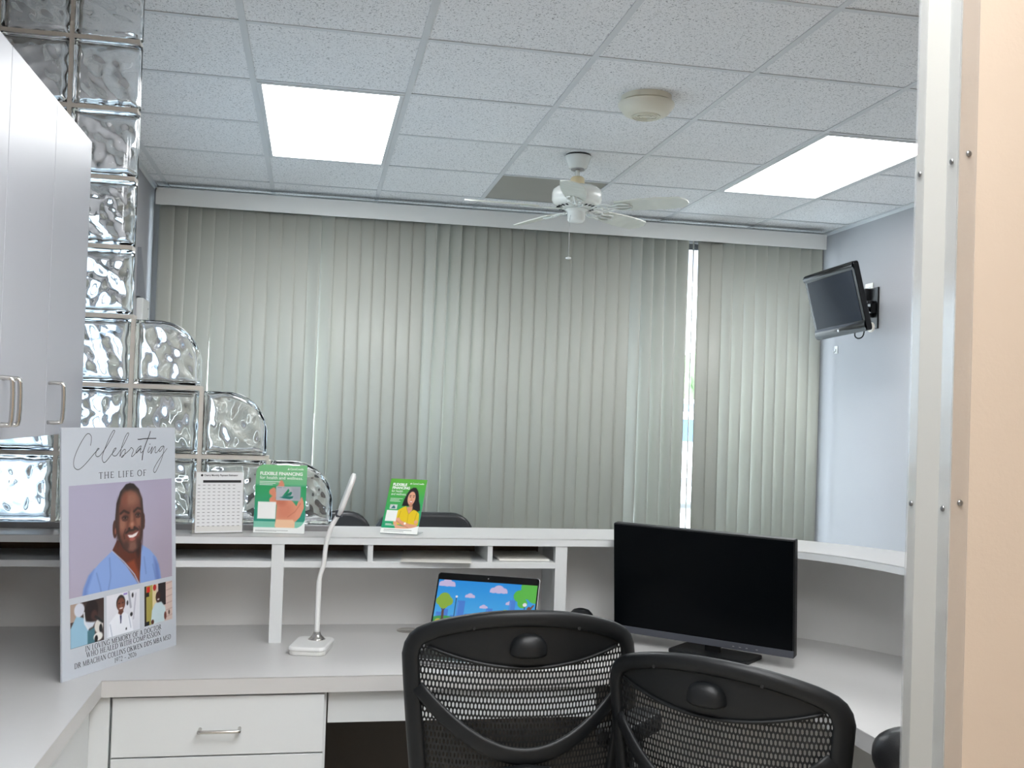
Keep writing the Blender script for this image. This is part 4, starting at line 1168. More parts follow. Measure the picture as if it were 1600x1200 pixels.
# ------------------------------------------------------------------ flyer with the card in a hand
W1, H1 = 0.154, 0.209
f1 = thing('card_flyer', 'green flyer showing a hand holding a grey payment card in a clear stand', 'flyer', (-0.0895, 3.150, LZ + 0.0005), (R(-5.2), 0, R(-8.0)))
def hand_pic():
    c = Canvas(120, 160, (104, 186, 126), (16, 132, 120))
    c.put(np.clip((c.Y - 0.70) / 0.02, 0, 1) * 0.35, (160, 208, 150))
    c.put(np.clip((0.70 - c.Y) / 0.02, 0, 1) * np.clip((c.Y - 0.3) / 0.4, 0, 1), (42, 156, 92))
    # hand
    sk = (222, 150, 122)
    c.poly([(0.42, 0.10), (0.44, 0.42), (0.40, 0.46), (0.46, 0.54), (0.62, 0.52), (0.74, 0.47), (0.82, 0.40), (0.86, 0.48), (0.92, 0.54), (0.955, 0.47), (0.97, 0.38), (0.90, 0.24), (0.80, 0.16), (0.78, 0.08)], sk, 0.012)
    for p in ([(0.46, 0.66), (0.52, 0.70), (0.50, 0.73)], [(0.36, 0.62), (0.32, 0.60), (0.40, 0.56)], [(0.36, 0.50), (0.33, 0.48), (0.42, 0.46)]):
        c.line(p, 0.045, (216, 140, 112), 0.02)
    c.ell(0.60, 0.34, 0.16, 0.14, (206, 124, 98), 1.0, alpha=0.7)
    c.ell(0.52, 0.46, 0.10, 0.06, (190, 108, 84), 1.0, alpha=0.7)
    c.line([(0.90, 0.44), (0.80, 0.32), (0.66, 0.24)], 0.006, (196, 120, 96), 0.02)
    c.poly([(0.40, 0.10), (0.44, 0.20), (0.76, 0.20), (0.86, 0.12), (0.78, 0.06), (0.46, 0.06)], (236, 196, 160), 0.02)
    # card
    c.poly([(0.405, 0.685), (0.885, 0.685), (0.885, 0.480), (0.415, 0.480)], (178, 182, 190), 0.008)
    c.poly([(0.70, 0.68), (0.88, 0.68), (0.88, 0.485), (0.76, 0.485)], (158, 164, 174), 0.06)
    c.rect(0.43, 0.52, 0.662, 0.672, (90, 96, 104)); c.rect(0.54, 0.59, 0.662, 0.672, (140, 146, 150))
    c.poly([(0.54, 0.545), (0.65, 0.655), (0.67, 0.62), (0.63, 0.575)], (20, 140, 90), 0.008)
    c.poly([(0.53, 0.535), (0.70, 0.61), (0.725, 0.595), (0.70, 0.555), (0.62, 0.54)], (16, 120, 96), 0.008)
    c.poly([(0.48, 0.525), (0.60, 0.540), (0.75, 0.545), (0.74, 0.515), (0.68, 0.500), (0.56, 0.510)], (10, 112, 100), 0.008)
    # pale foot band and white strip
    c.put(np.clip((0.175 - c.Y) / 0.01, 0, 1) * ((c.X < 0.42) | (c.X > 0.80)), (130, 200, 176))
    c.put(np.clip((0.085 - c.Y) / 0.006, 0, 1), (238, 242, 240))
    c.put(((c.X - 0.78) ** 2 / 0.05 + (c.Y - 0.24) ** 2 / 0.028 > 1) * (c.X > 0.80) * (c.Y < 0.20) * 1.0, (238, 242, 240))
    # blank panel of the code
    c.poly([(0.065, 0.455), (0.42, 0.455), (0.42, 0.205), (0.065, 0.205)], (240, 242, 240), 0.012)
    return c
def rounded_tl(x, y):
    r = 0.16
    return ~((x < r) & (y > 1 - r * 0.74) & (((x - r) / r) ** 2 + ((y - (1 - r * 0.74)) / (r * 0.74)) ** 2 > 1))
print_mesh('printed_sheet', hand_pic(), -W1 / 2, 0.001, W1, H1 - 0.002, -0.0006, f1, 'print_gloss', rounded_tl, 'green print of a hand holding a card')
MB().box(-W1 / 2, W1 / 2, 0.0, 0.002, 0.0, H1 * 0.86).build('stand', 'acrylic', f1, world=False)
m = MB(); m.prism([(0.0, 0.0), (0.055, 0.0), (0.055, 0.002), (0.002, 0.002)], -W1 / 2, W1 / 2, axis='x'); m.build('foot', 'acrylic', f1, world=False)
text('FLEXIBLE FINANCING', 0.0135, 'ink_white', f1, -W1 / 2 + 0.012, H1 * 0.845, -0.0010, bold=0.0004, width=0.128)
text('for health and wellness.', 0.0135, 'ink_white', f1, -W1 / 2 + 0.012, H1 * 0.785, -0.0010, width=0.130)
text('CareCredit', 0.0088, 'ink_white', f1, W1 / 2 - 0.052, H1 * 0.925, -0.0010, bold=0.0001)
m = MB(); m.add([(W1 / 2 - 0.060, -0.001, H1 * 0.925), (W1 / 2 - 0.0535, -0.001, H1 * 0.925), (W1 / 2 - 0.056, -0.001, H1 * 0.925 + 0.006)], [(0, 1, 2)]); m.build('logo', 'ink_white', f1, world=False)
m = MB()
for z, l in ((0.745, 0.062), (0.722, 0.048), (0.699, 0.040)):
    m.box(-W1 / 2 + 0.012, -W1 / 2 + 0.012 + l, -0.0009, -0.0007, H1 * z, H1 * z + 0.0014)
m.build('fine_print', 'ink_white', f1, world=False)
m = MB(); m.box(-W1 / 2 + 0.006, W1 / 2 - 0.05, -0.0009, -0.0007, 0.0085, 0.0095); m.box(-W1 / 2 + 0.006, -W1 / 2 + 0.07, -0.0009, -0.0007, 0.0058, 0.0066); m.build('fine_print', 'ink_grey', f1, world=False)

# ------------------------------------------------------------------ flyer with the woman in yellow
W2, H2 = 0.119, 0.198
f2 = thing('slanted_flyer', 'green slanted counter flyer with a woman in a yellow shirt', 'flyer', (0.2735, 3.1485, LZ + 0.003), (R(-34.0), 0, R(-20.2)))
def woman_pic():
    c = Canvas(110, 180, (98, 178, 62), (26, 158, 120))
    c.put(np.clip((c.X - 0.5) * 1.4, 0, 1) * np.clip((0.8 - c.Y), 0, 1), (30, 160, 130))
    hair, sk, ye = (34, 28, 32), (226, 168, 138), (226, 196, 36)
    c.poly([(0.44, 0.50), (0.47, 0.62), (0.52, 0.72), (0.58, 0.80), (0.66, 0.845), (0.74, 0.84), (0.81, 0.78), (0.85, 0.70), (0.88, 0.60), (0.93, 0.52), (0.96, 0.43), (0.88, 0.40), (0.76, 0.40), (0.72, 0.50), (0.56, 0.50)], hair, 0.02)
    c.poly([(0.58, 0.48), (0.60, 0.40), (0.68, 0.34), (0.74, 0.40), (0.74, 0.50)], (214, 152, 124), 0.02)
    c.ell(0.665, 0.645, 0.105, 0.125, sk, 0.12)
    c.ell(0.68, 0.52, 0.05, 0.03, (196, 132, 106), 0.8)
    c.poly([(0.54, 0.66), (0.58, 0.76), (0.66, 0.80), (0.76, 0.76), (0.775, 0.66), (0.80, 0.78), (0.72, 0.84), (0.60, 0.82), (0.53, 0.74)], hair, 0.02)
    c.ell(0.625, 0.668, 0.020, 0.008, (52, 34, 32), 0.4); c.ell(0.715, 0.668, 0.020, 0.008, (52, 34, 32), 0.4)
    c.line([(0.60, 0.695), (0.645, 0.698)], 0.005, (60, 40, 36), 0.01); c.line([(0.695, 0.698), (0.74, 0.695)], 0.005, (60, 40, 36), 0.01)
    c.ell(0.67, 0.625, 0.014, 0.016, (206, 140, 112), 0.8)
    c.ell(0.67, 0.578, 0.045, 0.018, (186, 80, 76), 0.3); c.ell(0.67, 0.581, 0.036, 0.010, (250, 246, 244), 0.3)
    c.poly([(0.30, 0.16), (0.30, 0.30), (0.36, 0.42), (0.48, 0.475), (0.56, 0.50), (0.66, 0.36), (0.78, 0.44), (0.86, 0.42), (0.95, 0.37), (0.97, 0.26), (0.97, 0.16)], ye, 0.012)
    c.poly([(0.585, 0.49), (0.67, 0.355), (0.755, 0.46), (0.72, 0.42), (0.64, 0.42)], (222, 162, 134), 0.012)
    c.line([(0.57, 0.48), (0.66, 0.36), (0.67, 0.18)], 0.004, (176, 146, 20), 0.01); c.line([(0.76, 0.45), (0.68, 0.36)], 0.004, (176, 146, 20), 0.01)
    c.line([(0.44, 0.40), (0.40, 0.24)], 0.008, (190, 160, 24), 0.02); c.line([(0.88, 0.38), (0.86, 0.24)], 0.008, (190, 160, 24), 0.02)
    c.line([(0.34, 0.20), (0.40, 0.12), (0.60, 0.095), (0.80, 0.12)], 0.036, sk, 0.015)
    c.line([(0.36, 0.25), (0.52, 0.19), (0.72, 0.145), (0.92, 0.135)], 0.036, (218, 158, 128), 0.015)
    c.line([(0.37, 0.23), (0.54, 0.155), (0.72, 0.11)], 0.004, (180, 118, 94), 0.01)
    c.ell(0.90, 0.22, 0.05, 0.035, sk, 0.3); c.ell(0.42, 0.255, 0.05, 0.03, sk, 0.3)
    c.ell(0.615, 0.185, 0.030, 0.020, (240, 236, 226), 0.3)
    # white foot
    c.put(np.clip((0.095 - c.Y + 0.06 * np.clip((c.X - 0.6) / 0.4, 0, 1) ** 2) / 0.006, 0, 1) * (c.Y < 0.155), (240, 243, 240))
    c.poly([(0.06, 0.415), (0.36, 0.415), (0.36, 0.215), (0.06, 0.215)], (240, 244, 240), 0.012)
    c.poly([(0.12, 0.52), (0.32, 0.52), (0.32, 0.435), (0.12, 0.435)], (206, 212, 214), 0.01)
    c.poly([(0.16, 0.45), (0.22, 0.505), (0.26, 0.48), (0.28, 0.45)], (40, 110, 110), 0.01)
    return c
print_mesh('printed_sheet', woman_pic(), -W2 / 2, 0.001, W2, H2 - 0.002, -0.0006, f2, 'print_gloss', None, 'green print of a smiling woman in a yellow shirt')
MB().box(-W2 / 2, W2 / 2, 0.0, 0.002, 0.0, H2).build('stand', 'acrylic', f2, world=False)
m = MB()
tt = R(34)
m.prism([(0.002, 0.0), (0.002 + 0.075 * math.cos(tt), 0.0 - 0.075 * math.sin(tt) * -1), (0.002 + 0.075 * math.cos(tt), 0.002 + 0.075 * math.sin(tt)), (0.002, 0.003)], -W2 / 2, W2 / 2, axis='x')
m.build('foot', 'acrylic', f2, world=False)
text('FLEXIBLE', 0.0130, 'ink_white', f2, -W2 / 2 + 0.010, H2 * 0.865, -0.0010, bold=0.0005, width=0.046)
text('FINANCING', 0.0130, 'ink_white', f2, -W2 / 2 + 0.010, H2 * 0.805, -0.0010, bold=0.0005, width=0.057)
text('for health', 0.0125, 'ink_white', f2, -W2 / 2 + 0.010, H2 * 0.745, -0.0010, width=0.036)
text('and wellness.', 0.0125, 'ink_white', f2, -W2 / 2 + 0.010, H2 * 0.690, -0.0010, width=0.050)
text('CareCredit', 0.0082, 'ink_white', f2, W2 / 2 - 0.046, H2 * 0.90, -0.0010, bold=0.0001)
m = MB(); m.add([(W2 / 2 - 0.054, -0.001, H2 * 0.90), (W2 / 2 - 0.0475, -0.001, H2 * 0.90), (W2 / 2 - 0.050, -0.001, H2 * 0.90 + 0.0058)], [(0, 1, 2)]); m.build('logo', 'ink_white', f2, world=False)
m = MB()
for z, l in ((0.625, 0.040), (0.600, 0.030), (0.575, 0.034), (0.165, 0.020), (0.145, 0.030)):
    m.box(-W2 / 2 + 0.011, -W2 / 2 + 0.011 + l, -0.0009, -0.0007, H2 * z, H2 * z + 0.0014)
m.build('fine_print', 'ink_white', f2, world=False)
m = MB(); m.box(-W2 / 2 + 0.010, W2 / 2 - 0.02, -0.0009, -0.0007, 0.0125, 0.0140); m.box(-W2 / 2 + 0.010, W2 / 2 - 0.045, -0.0009, -0.0007, 0.0075, 0.0085); m.build('fine_print', 'ink_grey', f2, world=False)

# ------------------------------------------------------------------ payment table in a clear stand
W3, H3 = 0.150, 0.186
f3 = thing('payment_chart', 'white printed payment table in a clear acrylic stand', 'sign', (-0.266, 3.128, LZ + 0.0005), (R(-3.0), 0, R(16.0)))
MB().box(-W3 / 2, W3 / 2, 0.0, 0.002, 0.0, H3).build('stand', 'acrylic', f3, world=False)
m = MB(); m.prism([(0.0, 0.0), (0.06, 0.0), (0.06, 0.002), (0.002, 0.002)], -W3 / 2, W3 / 2, axis='x'); m.build('foot', 'acrylic', f3, world=False)
MB().box(-W3 / 2 + 0.008, W3 / 2 - 0.004, -0.001, -0.0003, 0.004, H3 - 0.003).build('sheet', 'sheet', f3, world=False)
text('Cherry Monthly Payment Estimator', 0.0078, 'ink', f3, -W3 / 2 + 0.030, H3 - 0.0145, -0.0014, bold=0.0002, width=0.100)
m = MB(); m.lathe([(0.0035, 0), (0.0035, 0.0004)], 16); m.v = [(x - W3 / 2 + 0.0245, -0.0011 - z, H3 - 0.012 + y) for x, y, z in m.v]; m.build('logo', 'ink', f3, world=False)
m = MB(); m.box(-W3 / 2 + 0.028, W3 / 2 - 0.010, -0.0014, -0.0011, H3 - 0.034, H3 - 0.0265)
for r_ in range(13):
    z = H3 - 0.042 - r_ * 0.0101
    for q in range(9):
        if r_ == 0 and q == 8 or r_ < 2 and q > 7:
            continue
        x = -W3 / 2 + 0.013 + q * 0.0146
        m.box(x, x + 0.0072, -0.0013, -0.0011, z, z + 0.0015)
m.build('table_print', 'ink_grey', f3, world=False)
MB().box(-W3 / 2 + 0.028, W3 / 2 - 0.010, -0.0016, -0.0014, H3 - 0.034, H3 - 0.0265).build('table_header', 'ink', f3, world=False)
MB().box(-W3 / 2 + 0.010, W3 / 2 - 0.006, -0.0012, -0.0010, 0.008, 0.024).build('note_panel', 'valance', f3, world=False)

# ================================================================== monitor
mo = thing('computer_monitor', 'large black computer monitor on the curved end of the desk', 'monitor', (1.17, 2.88, DZT))
MYAW = R(-41.7)
mo.rotation_euler = (0, 0, MYAW)
MW, MH = 0.562, 0.341
# panel centre relative to base, in the monitor's own frame
mc = Matrix.Rotation(-MYAW, 4, 'Z') @ (Vector((1.147, 2.85, 0.958)) - Vector((1.17, 2.88, DZT)))
PM = Matrix.Translation(mc) @ Matrix.Rotation(R(5.5), 4, 'X') @ Matrix.Rotation(R(0.4), 4, 'Y')
def mpart(mb_, name, m_, **k):
    o = mb_.build(name, m_, mo, world=False, **k); o.matrix_local = PM
    return o
mpart(MB().box(-MW / 2, MW / 2, 0.0, 0.030, -MH / 2, MH / 2), 'casing', 'black_plastic', bevel=0.004)
mpart(MB().box(-MW / 2 + 0.004, MW / 2 - 0.004, -0.0015, 0.0, -MH / 2 + 0.022, MH / 2 - 0.004), 'screen', 'screen_dark')
mpart(MB().box(-MW / 2 + 0.001, MW / 2 - 0.001, -0.003, 0.0, -MH / 2 + 0.001, -MH / 2 + 0.022), 'chin', 'bezel_grey', bevel=0.001)
for k, x in enumerate((0.12, 0.14, 0.16, 0.19)):
    mpart(MB().box(MW / 2 - 0.30 + x, MW / 2 - 0.294 + x, -0.0034, -0.003, -MH / 2 + 0.009, -MH / 2 + 0.011), 'button', 'alu')
bc = Matrix.Rotation(-MYAW, 4, 'Z') @ (Vector((1.203, 2.857, DZT)) - Vector((1.17, 2.88, DZT)))
MB().box(-0.024, 0.024, 0.0, 0.02, 0.006, 0.20).build('neck', 'black_plastic', mo, world=False, bevel=0.004).location = (bc.x - 0.006, mc.y + 0.034, 0)
m = MB(); m.prism(rrect(0.25, 0.130, 0.012, 4), 0.0, 0.012); o = m.build('base', 'black_plastic', mo, world=False, bevel=0.003)
o.location = (bc.x, bc.y, 0.0)
o.rotation_euler = (0, 0, R(-6))

# ================================================================== laptop
lp = thing('laptop', 'open silver laptop showing a cartoon park scene', 'laptop', (0.504, 2.939, DZT), (0, 0, R(-23)))
LW, LD = 0.317, 0.205
m = MB(); m.prism(rrect(LW, LD, 0.012, 4, 0, -LD / 2), 0.002, 0.016); m.build('base', 'steel', lp, world=False, bevel=0.002)
MB().box(-LW / 2 + 0.02, LW / 2 - 0.02, -0.105, -0.012, 0.0158, 0.0164).build('keyboard', 'black_plastic', lp, world=False)
MB().box(-LW / 2 + 0.006, LW / 2 - 0.006, -LD + 0.006, -0.108, 0.0158, 0.0162).build('palm_rest', 'black_plastic', lp, world=False)
lid = m = MB(); m.prism(rrect(LW, 0.213, 0.010, 4, 0, 0.1065), -0.001, 0.005, axis='y')
LT = Matrix.Translation((0, 0.0, 0.020)) @ Matrix.Rotation(R(-27), 4, 'X')
lo = m.build('lid', 'steel', lp, world=False, bevel=0.001); lo.matrix_local = LT
m = MB(); m.prism(rrect(LW - 0.003, 0.210, 0.009, 4, 0, 0.1065), -0.0018, -0.001, axis='y'); o = m.build('bezel', 'black_gloss', lp, world=False); o.matrix_local = LT
def park():
    c = Canvas(220, 140, (24, 150, 240), (120, 205, 255))
    for x, y, s in ((0.09, 0.93, 1.0), (0.34, 0.74, 0.6), (0.62, 0.87, 1.05), (0.75, 0.66, 0.55), (0.49, 0.57, 0.5)):
        for dx, dy, r in ((-0.05, 0, 0.030), (0, 0.02, 0.045), (0.05, 0, 0.03)):
            c.ell(x + dx * s, y + dy * s, r * s * 1.1, r * s * 1.5, (212, 200, 240), 0.1)
        c.rect(x - 0.085 * s, x + 0.085 * s, y - 0.04 * s, y - 0.005 * s, (212, 200, 240))
    for x0, x1, h in ((0.02, 0.07, 0.44), (0.08, 0.14, 0.50), (0.16, 0.20, 0.40), (0.22, 0.30, 0.66), (0.31, 0.36, 0.44), (0.52, 0.58, 0.56), (0.60, 0.64, 0.44), (0.66, 0.70, 0.54), (0.74, 0.80, 0.72), (0.81, 0.88, 0.48), (0.88, 0.97, 0.54)):
        c.rect(x0, x1, 0.2, h, (74, 136, 226)); c.rect(x0 + 0.008, x0 + 0.016, 0.25, h - 0.03, (98, 158, 240))
    c.line([(0.772, 0.72), (0.772, 0.82)], 0.003, (74, 136, 226), 0.004)
    c.put(np.clip((0.36 + 0.03 * np.sin(c.X * 14) - c.Y) / 0.01, 0, 1), (64, 160, 84))
    c.put(np.clip((0.26 + 0.015 * np.sin(c.X * 9 + 1) - c.Y) / 0.01, 0, 1), (150, 214, 72))
    c.put(np.clip((0.14 - c.Y) / 0.01, 0, 1), (206, 190, 214))
    for x in (0.05, 0.12):
        c.ell(x, 0.27, 0.035, 0.06, (196, 190, 76), 0.15)
    # trees
    c.line([(0.09, 0.3), (0.085, 0.46)], 0.012, (96, 62, 54), 0.006); c.line([(0.085, 0.46), (0.06, 0.54)], 0.006, (96, 62, 54), 0.006); c.line([(0.085, 0.46), (0.11, 0.54)], 0.006, (96, 62, 54), 0.006)
    for dx, dy, r in ((0, 0.10, 0.060), (-0.04, 0.05, 0.045), (0.04, 0.05, 0.05), (0, 0.0, 0.05)):
        c.ell(0.085 + dx, 0.58 + dy, r, r * 1.6, (146, 186, 62), 0.08)
    c.line([(0.71, 0.3), (0.71, 0.42)], 0.006, (96, 62, 54), 0.006); c.ell(0.71, 0.47, 0.04, 0.085, (170, 196, 72), 0.1)
    c.line([(0.94, 0.2), (0.935, 0.6)], 0.016, (124, 72, 50), 0.006); c.line([(0.935, 0.55), (0.98, 0.66)], 0.009, (124, 72, 50), 0.006)
    for dx, dy, r in ((0, 0.12, 0.08), (-0.08, 0.04, 0.065), (0.07, 0.06, 0.08), (-0.05, -0.08, 0.05), (-0.02, 0.2, 0.06), (0.06, 0.2, 0.07)):
        c.ell(0.92 + dx, 0.76 + dy, r, r * 1.6, (92, 196, 72), 0.08)
    c.line([(0.945, 0.45), (0.94, 0.62)], 0.013, (124, 72, 50), 0.006)
    for x, y in ((0.205, 0.72), (0.895, 0.66)):
        c.line([(x, 0.2), (x, y)], 0.004, (40, 62, 96), 0.004); c.ell(x, y, 0.012 + (0.008 if x > .5 else 0), 0.02 + (0.012 if x > .5 else 0), (246, 244, 250), 0.15)
    return c
o = print_mesh('display', park(), -LW / 2 + 0.006, 0.010, LW - 0.012, 0.180, -0.0022, lp, 'screen_picture', None, 'bright cartoon park picture on the screen'); o.matrix_local = LT
o = MB().lathe([(0.002, 0), (0.002, 0.0003)], 10).build('webcam', 'alu', lp, world=False); o.matrix_local = LT @ Matrix.Translation((0, -0.0018, 0.2015)) @ Matrix.Rotation(math.pi / 2, 4, 'X')
sn = thing('sticky_note', 'yellow sticky notes on the laptop palm rest', 'note', (0.525, 2.70, DZT + 0.0165), (0, 0, R(-23)))
MB().box(-0.038, 0.038, -0.005, 0.038, 0, 0.004).build('pad', 'yellow', sn, world=False)

# ================================================================== small speaker
spk = thing('desk_speaker', 'small black round-topped speaker between laptop and monitor', 'speaker', (0.826, 3.0, DZT))
MB().lathe([(0.034, 0), (0.037, 0.003), (0.040, 0.03), (0.041, 0.07)], 28).build('body', 'black_mesh', spk, world=False, angle=50)
MB().lathe([(0.041, 0.07), (0.040, 0.085), (0.035, 0.099), (0.024, 0.110), (0.010, 0.1145), (0.001, 0.115)], 28).build('top', 'black_plastic', spk, world=False, smooth=True)

# ================================================================== desk lamp
la = thing('desk_lamp', 'white gooseneck LED desk lamp with flat head', 'lamp', (0.02, 2.985, DZT))
m = MB(); m.prism(rrect(0.105, 0.150, 0.022, 5), 0.0, 0.012); o = m.build('base_bottom', 'valance', la, world=False, bevel=0.003); o.rotation_euler = (0, 0, R(-12))
m = MB(); m.prism(rrect(0.109, 0.154, 0.024, 5), 0.011, 0.024); o = m.build('base_top', 'lamp_white', la, world=False, bevel=0.006, seg=3); o.rotation_euler = (0, 0, R(-12))
NX, NY = 0.034, 3.02
part_label(MB().lathe([(0.026, 0.0235), (0.022, 0.027), (0.013, 0.036), (0.0095, 0.045)], 24, (NX, NY, DZT)).build('collar', 'chrome', la, smooth=True), 'chrome collar')
neck = [(NX, NY, 0.795), (0.0345, NY, 0.90), (0.036, NY, 0.955), (0.0465, NY, 0.998), (0.051, NY, 1.051), (0.062, NY, 1.099), (0.080, NY, 1.136), (0.089, NY, 1.150)]
MB().tube(smooth_path(neck, 5), [0.0078] * 10 + [0.0068] * 26, 12).build('neck', 'lamp_white', la, smooth=True)
hd = Vector((0.127 - 0.086, 0, 1.263 - 1.142)); ang = math.atan2(hd.x, hd.z)
HM = Matrix.Translation(Vector((0.1065, NY, 1.2025)) - Vector(la['_loc'])) @ Matrix.Rotation(ang, 4, 'Y')
m = MB(); m.prism([(a, b) for a, b in rrect(0.075, 0.132, 0.037, 10)], -0.0075, 0.0045, axis='x'); o = m.build('head', 'lamp_white', la, world=False, bevel=0.004, seg=3); o.matrix_local = HM
m = MB(); m.prism([(a, b) for a, b in rrect(0.062, 0.118, 0.031, 10)], 0.0045, 0.0065, axis='x'); o = m.build('light_pad', 'lamp_pad', la, world=False); o.matrix_local = HM
part_label(MB().lathe([(0.010, 0), (0.010, 0.02)], 12, (0.085, NY, 1.137)).build('joint', 'bezel_grey', la, angle=40), 'dark grey joint')

# ================================================================== mesh office chairs
def chair_back_map(u, v, w=0.0):
    # u across, v below the top edge (negative), w towards the rear
    y = -0.285 + 1.30 * u * u - 0.10 * (v + 0.25) - w
    return (u, y, 1.04 + v)
def half_w(v):
    # outer half width of the back at height v
    return 0.250 - 0.13 * max(0, -v - 0.06) ** 1.25
def frame_loop():
    P = []
    top = [(u, -0.036 * (abs(u) / 0.195) ** 2.2) for u in np.linspace(-0.185, 0.185, 25)]
    corner_r = [(0.200, -0.0395), (0.212, -0.0465), (0.222, -0.0565), (0.229, -0.071), (0.2325, -0.09)]
    side = [(half_w(v) - 0.016, v) for v in np.linspace(-0.12, -0.50, 12)]
    bot = [(u, -0.50 - 0.05 * (1 - (u / 0.16) ** 2)) for u in np.linspace(0.14, -0.14, 9)]
    P = top + corner_r + side + bot + [(-a, b) for a, b in reversed(side)] + [(-a, b) for a, b in reversed(corner_r)]
    return P
def sweep(loop, wu, ww, wo=0.0, closed=True, n=12):
    m = MB(); N = len(loop); v = []
    for i, (a, b) in enumerate(loop):
        p, q = loop[(i + 1) % N] if closed or i < N - 1 else loop[i], loop[i - 1] if closed or i > 0 else loop[i]
        tx, ty = p[0] - q[0], p[1] - q[1]; L = math.hypot(tx, ty) + 1e-9
        nx, ny = -ty / L, tx / L
        wi = wu[i] if isinstance(wu, list) else wu
        oi = wo[i] if isinstance(wo, list) else wo
        for k in range(n):
            th = 2 * math.pi * k / n
            c_, s_ = math.cos(th), math.sin(th)
            c_ = math.copysign(abs(c_) ** 0.75, c_); s_ = math.copysign(abs(s_) ** 0.75, s_)
            v.append(chair_back_map(a + nx * wi * c_, b + ny * wi * c_, oi + ww * s_))
    f = [(i * n + k, i * n + (k + 1) % n, ((i + 1) % N) * n + (k + 1) % n, ((i + 1) % N) * n + k) for i in range(N if closed else N - 1) for k in range(n)]
    if not closed:
        f += [tuple(range(n - 1, -1, -1)), tuple((N - 1) * n + k for k in range(n))]
    m.add(v, f)
    return m
def make_chair(label):
    t = thing('office_chair', label, 'chair', (0, 0, 0), group='mesh-back office chairs')
    def put(m, name, mt, **k):
        o = m.build(name, mt, t, world=False, **k)
        fixn(o.data)
        return o
    put(sweep(frame_loop(), 0.0175, 0.016), 'back_frame', 'black_plastic', smooth=True)
    # lens shaped plate under the top bar
    def plate(off):
        def fn(a, b):
            u = -0.205 + 0.41 * a
            k = 1 - (u / 0.205) ** 2
            vt = -0.010 - 0.036 * (abs(u) / 0.195) ** 2.2; vb = -0.066 - 0.036 * k
            v = vb + (vt - vb) * b
            return chair_back_map(u, v, 0.004 + 0.004 * math.sin(math.pi * b) * k + off)
        return fn
    m = MB(); m.grid(plate(0.0), 30, 8)
    put(m, 'top_plate', 'black_plastic', smooth=True)
    lowc = [(u, -0.066 - 0.036 * (1 - (u / 0.205) ** 2)) for u in np.linspace(-0.2, 0.2, 31)]
    put(sweep(lowc, 0.004, 0.007, 0.004, closed=False, n=8), 'plate_lip', 'black_plastic', smooth=True)
    # half-dome cap
    def dome(a, b):
        th = 2 * math.pi * a; r_ = math.sin(b * math.pi / 2)
        cx_, cy_ = math.cos(th), math.sin(th)
        u = 0.039 * r_ * math.copysign(abs(cx_) ** 0.8, cx_)
        v = (0.038 if cy_ > 0 else 0.012) * r_ * math.copysign(abs(cy_) ** 0.85, cy_)
        return chair_back_map(u, -0.068 + v, 0.006 + 0.030 * math.cos(b * math.pi / 2) ** 0.7)
    m = MB(); m.grid(dome, 30, 9)
    put(m, 'dome_cap', 'black_plastic', smooth=True)
    for u in (-0.112, 0.105):
        m = MB(); m.tube([chair_back_map(u, -0.021, 0.012), chair_back_map(u, -0.021, 0.0165)], 0.0035, 8); put(m, 'screw_hole', 'shadow_gap')
    # woven mesh: staggered hexagonal openings
    m = MB(); px, pz = 0.0074, 0.0125; row = 0; v0 = -0.066
    while v0 > -0.535:
        hw = half_w(v0) - 0.022
        if v0 < -0.50:
            hw = 0.15
        n_ = int(hw / px)
        for k in range(-n_ - 1, n_ + 1):
            u0 = (k + (0.5 if row % 2 else 0.0)) * px
            if abs(u0) > hw:
                continue
            lb = -0.066 - 0.036 * (1 - min(1, (u0 / 0.205)) ** 2) if abs(u0) < 0.205 else -0.07
            if v0 > lb + 0.004:
                continue
            o_ = [(0, 0.70), (0.5, 0.36), (0.5, -0.36), (0, -0.70), (-0.5, -0.36), (-0.5, 0.36)]
            out_ = [chair_back_map(u0 + a * px, v0 + b * pz) for a, b in o_]
            in_ = [chair_back_map(u0 + a * px * 0.56, v0 + b * pz * 0.66) for a, b in o_]
            m.add(out_ + in_, [(i, (i + 1) % 6, 6 + (i + 1) % 6, 6 + i) for i in range(6)])
        v0 -= pz * 1.06; row += 1
    o = m.build('mesh_fabric', 'black_mesh', t, world=False)
    o['kind'] = 'stuff'
    # U-shaped lumbar band and its bracket
    U = [(u, -0.278 + 0.125 * (abs(u) / 0.218) ** 1.9) for u in np.linspace(-0.218, 0.218, 33)]
    offs = [0.010 + 0.022 * (1 - (abs(u) / 0.218) ** 2) for u, _ in U]
    put(sweep(U, [0.019 - 0.004 * abs(u) / 0.212 for u, _ in U], 0.008, offs, closed=False), 'lumbar_band', 'black_plastic', smooth=True)
    out = [(-0.066, -0.316), (-0.054, -0.298), (0.0, -0.290), (0.054, -0.298), (0.066, -0.316), (0.048, -0.50), (-0.048, -0.50)]
    m = MB()
    a_ = [chair_back_map(u, v, 0.036) for u, v in out]; b_ = [chair_back_map(u, v, 0.066) for u, v in out]; N = len(out)
    m.add(a_ + b_, [tuple(range(N)), tuple(range(2 * N - 1, N - 1, -1))] + [(i, N + i, N + (i + 1) % N, (i + 1) % N) for i in range(N)])
    put(m, 'back_bracket', 'black_plastic', bevel=0.006)
    put(MB().tube([(0, -0.315, 0.60), (0, -0.31, 0.50), (0, -0.24, 0.42), (0, -0.05, 0.405)], [0.035, 0.035, 0.04, 0.05], 10, flat=0.5), 'spine', 'black_plastic', smooth=True)
    m = MB(); m.prism(rrect(0.47, 0.44, 0.09, 6, 0, 0.03), 0.43, 0.505); put(m, 'seat', 'black_mesh', bevel=0.025, seg=3)
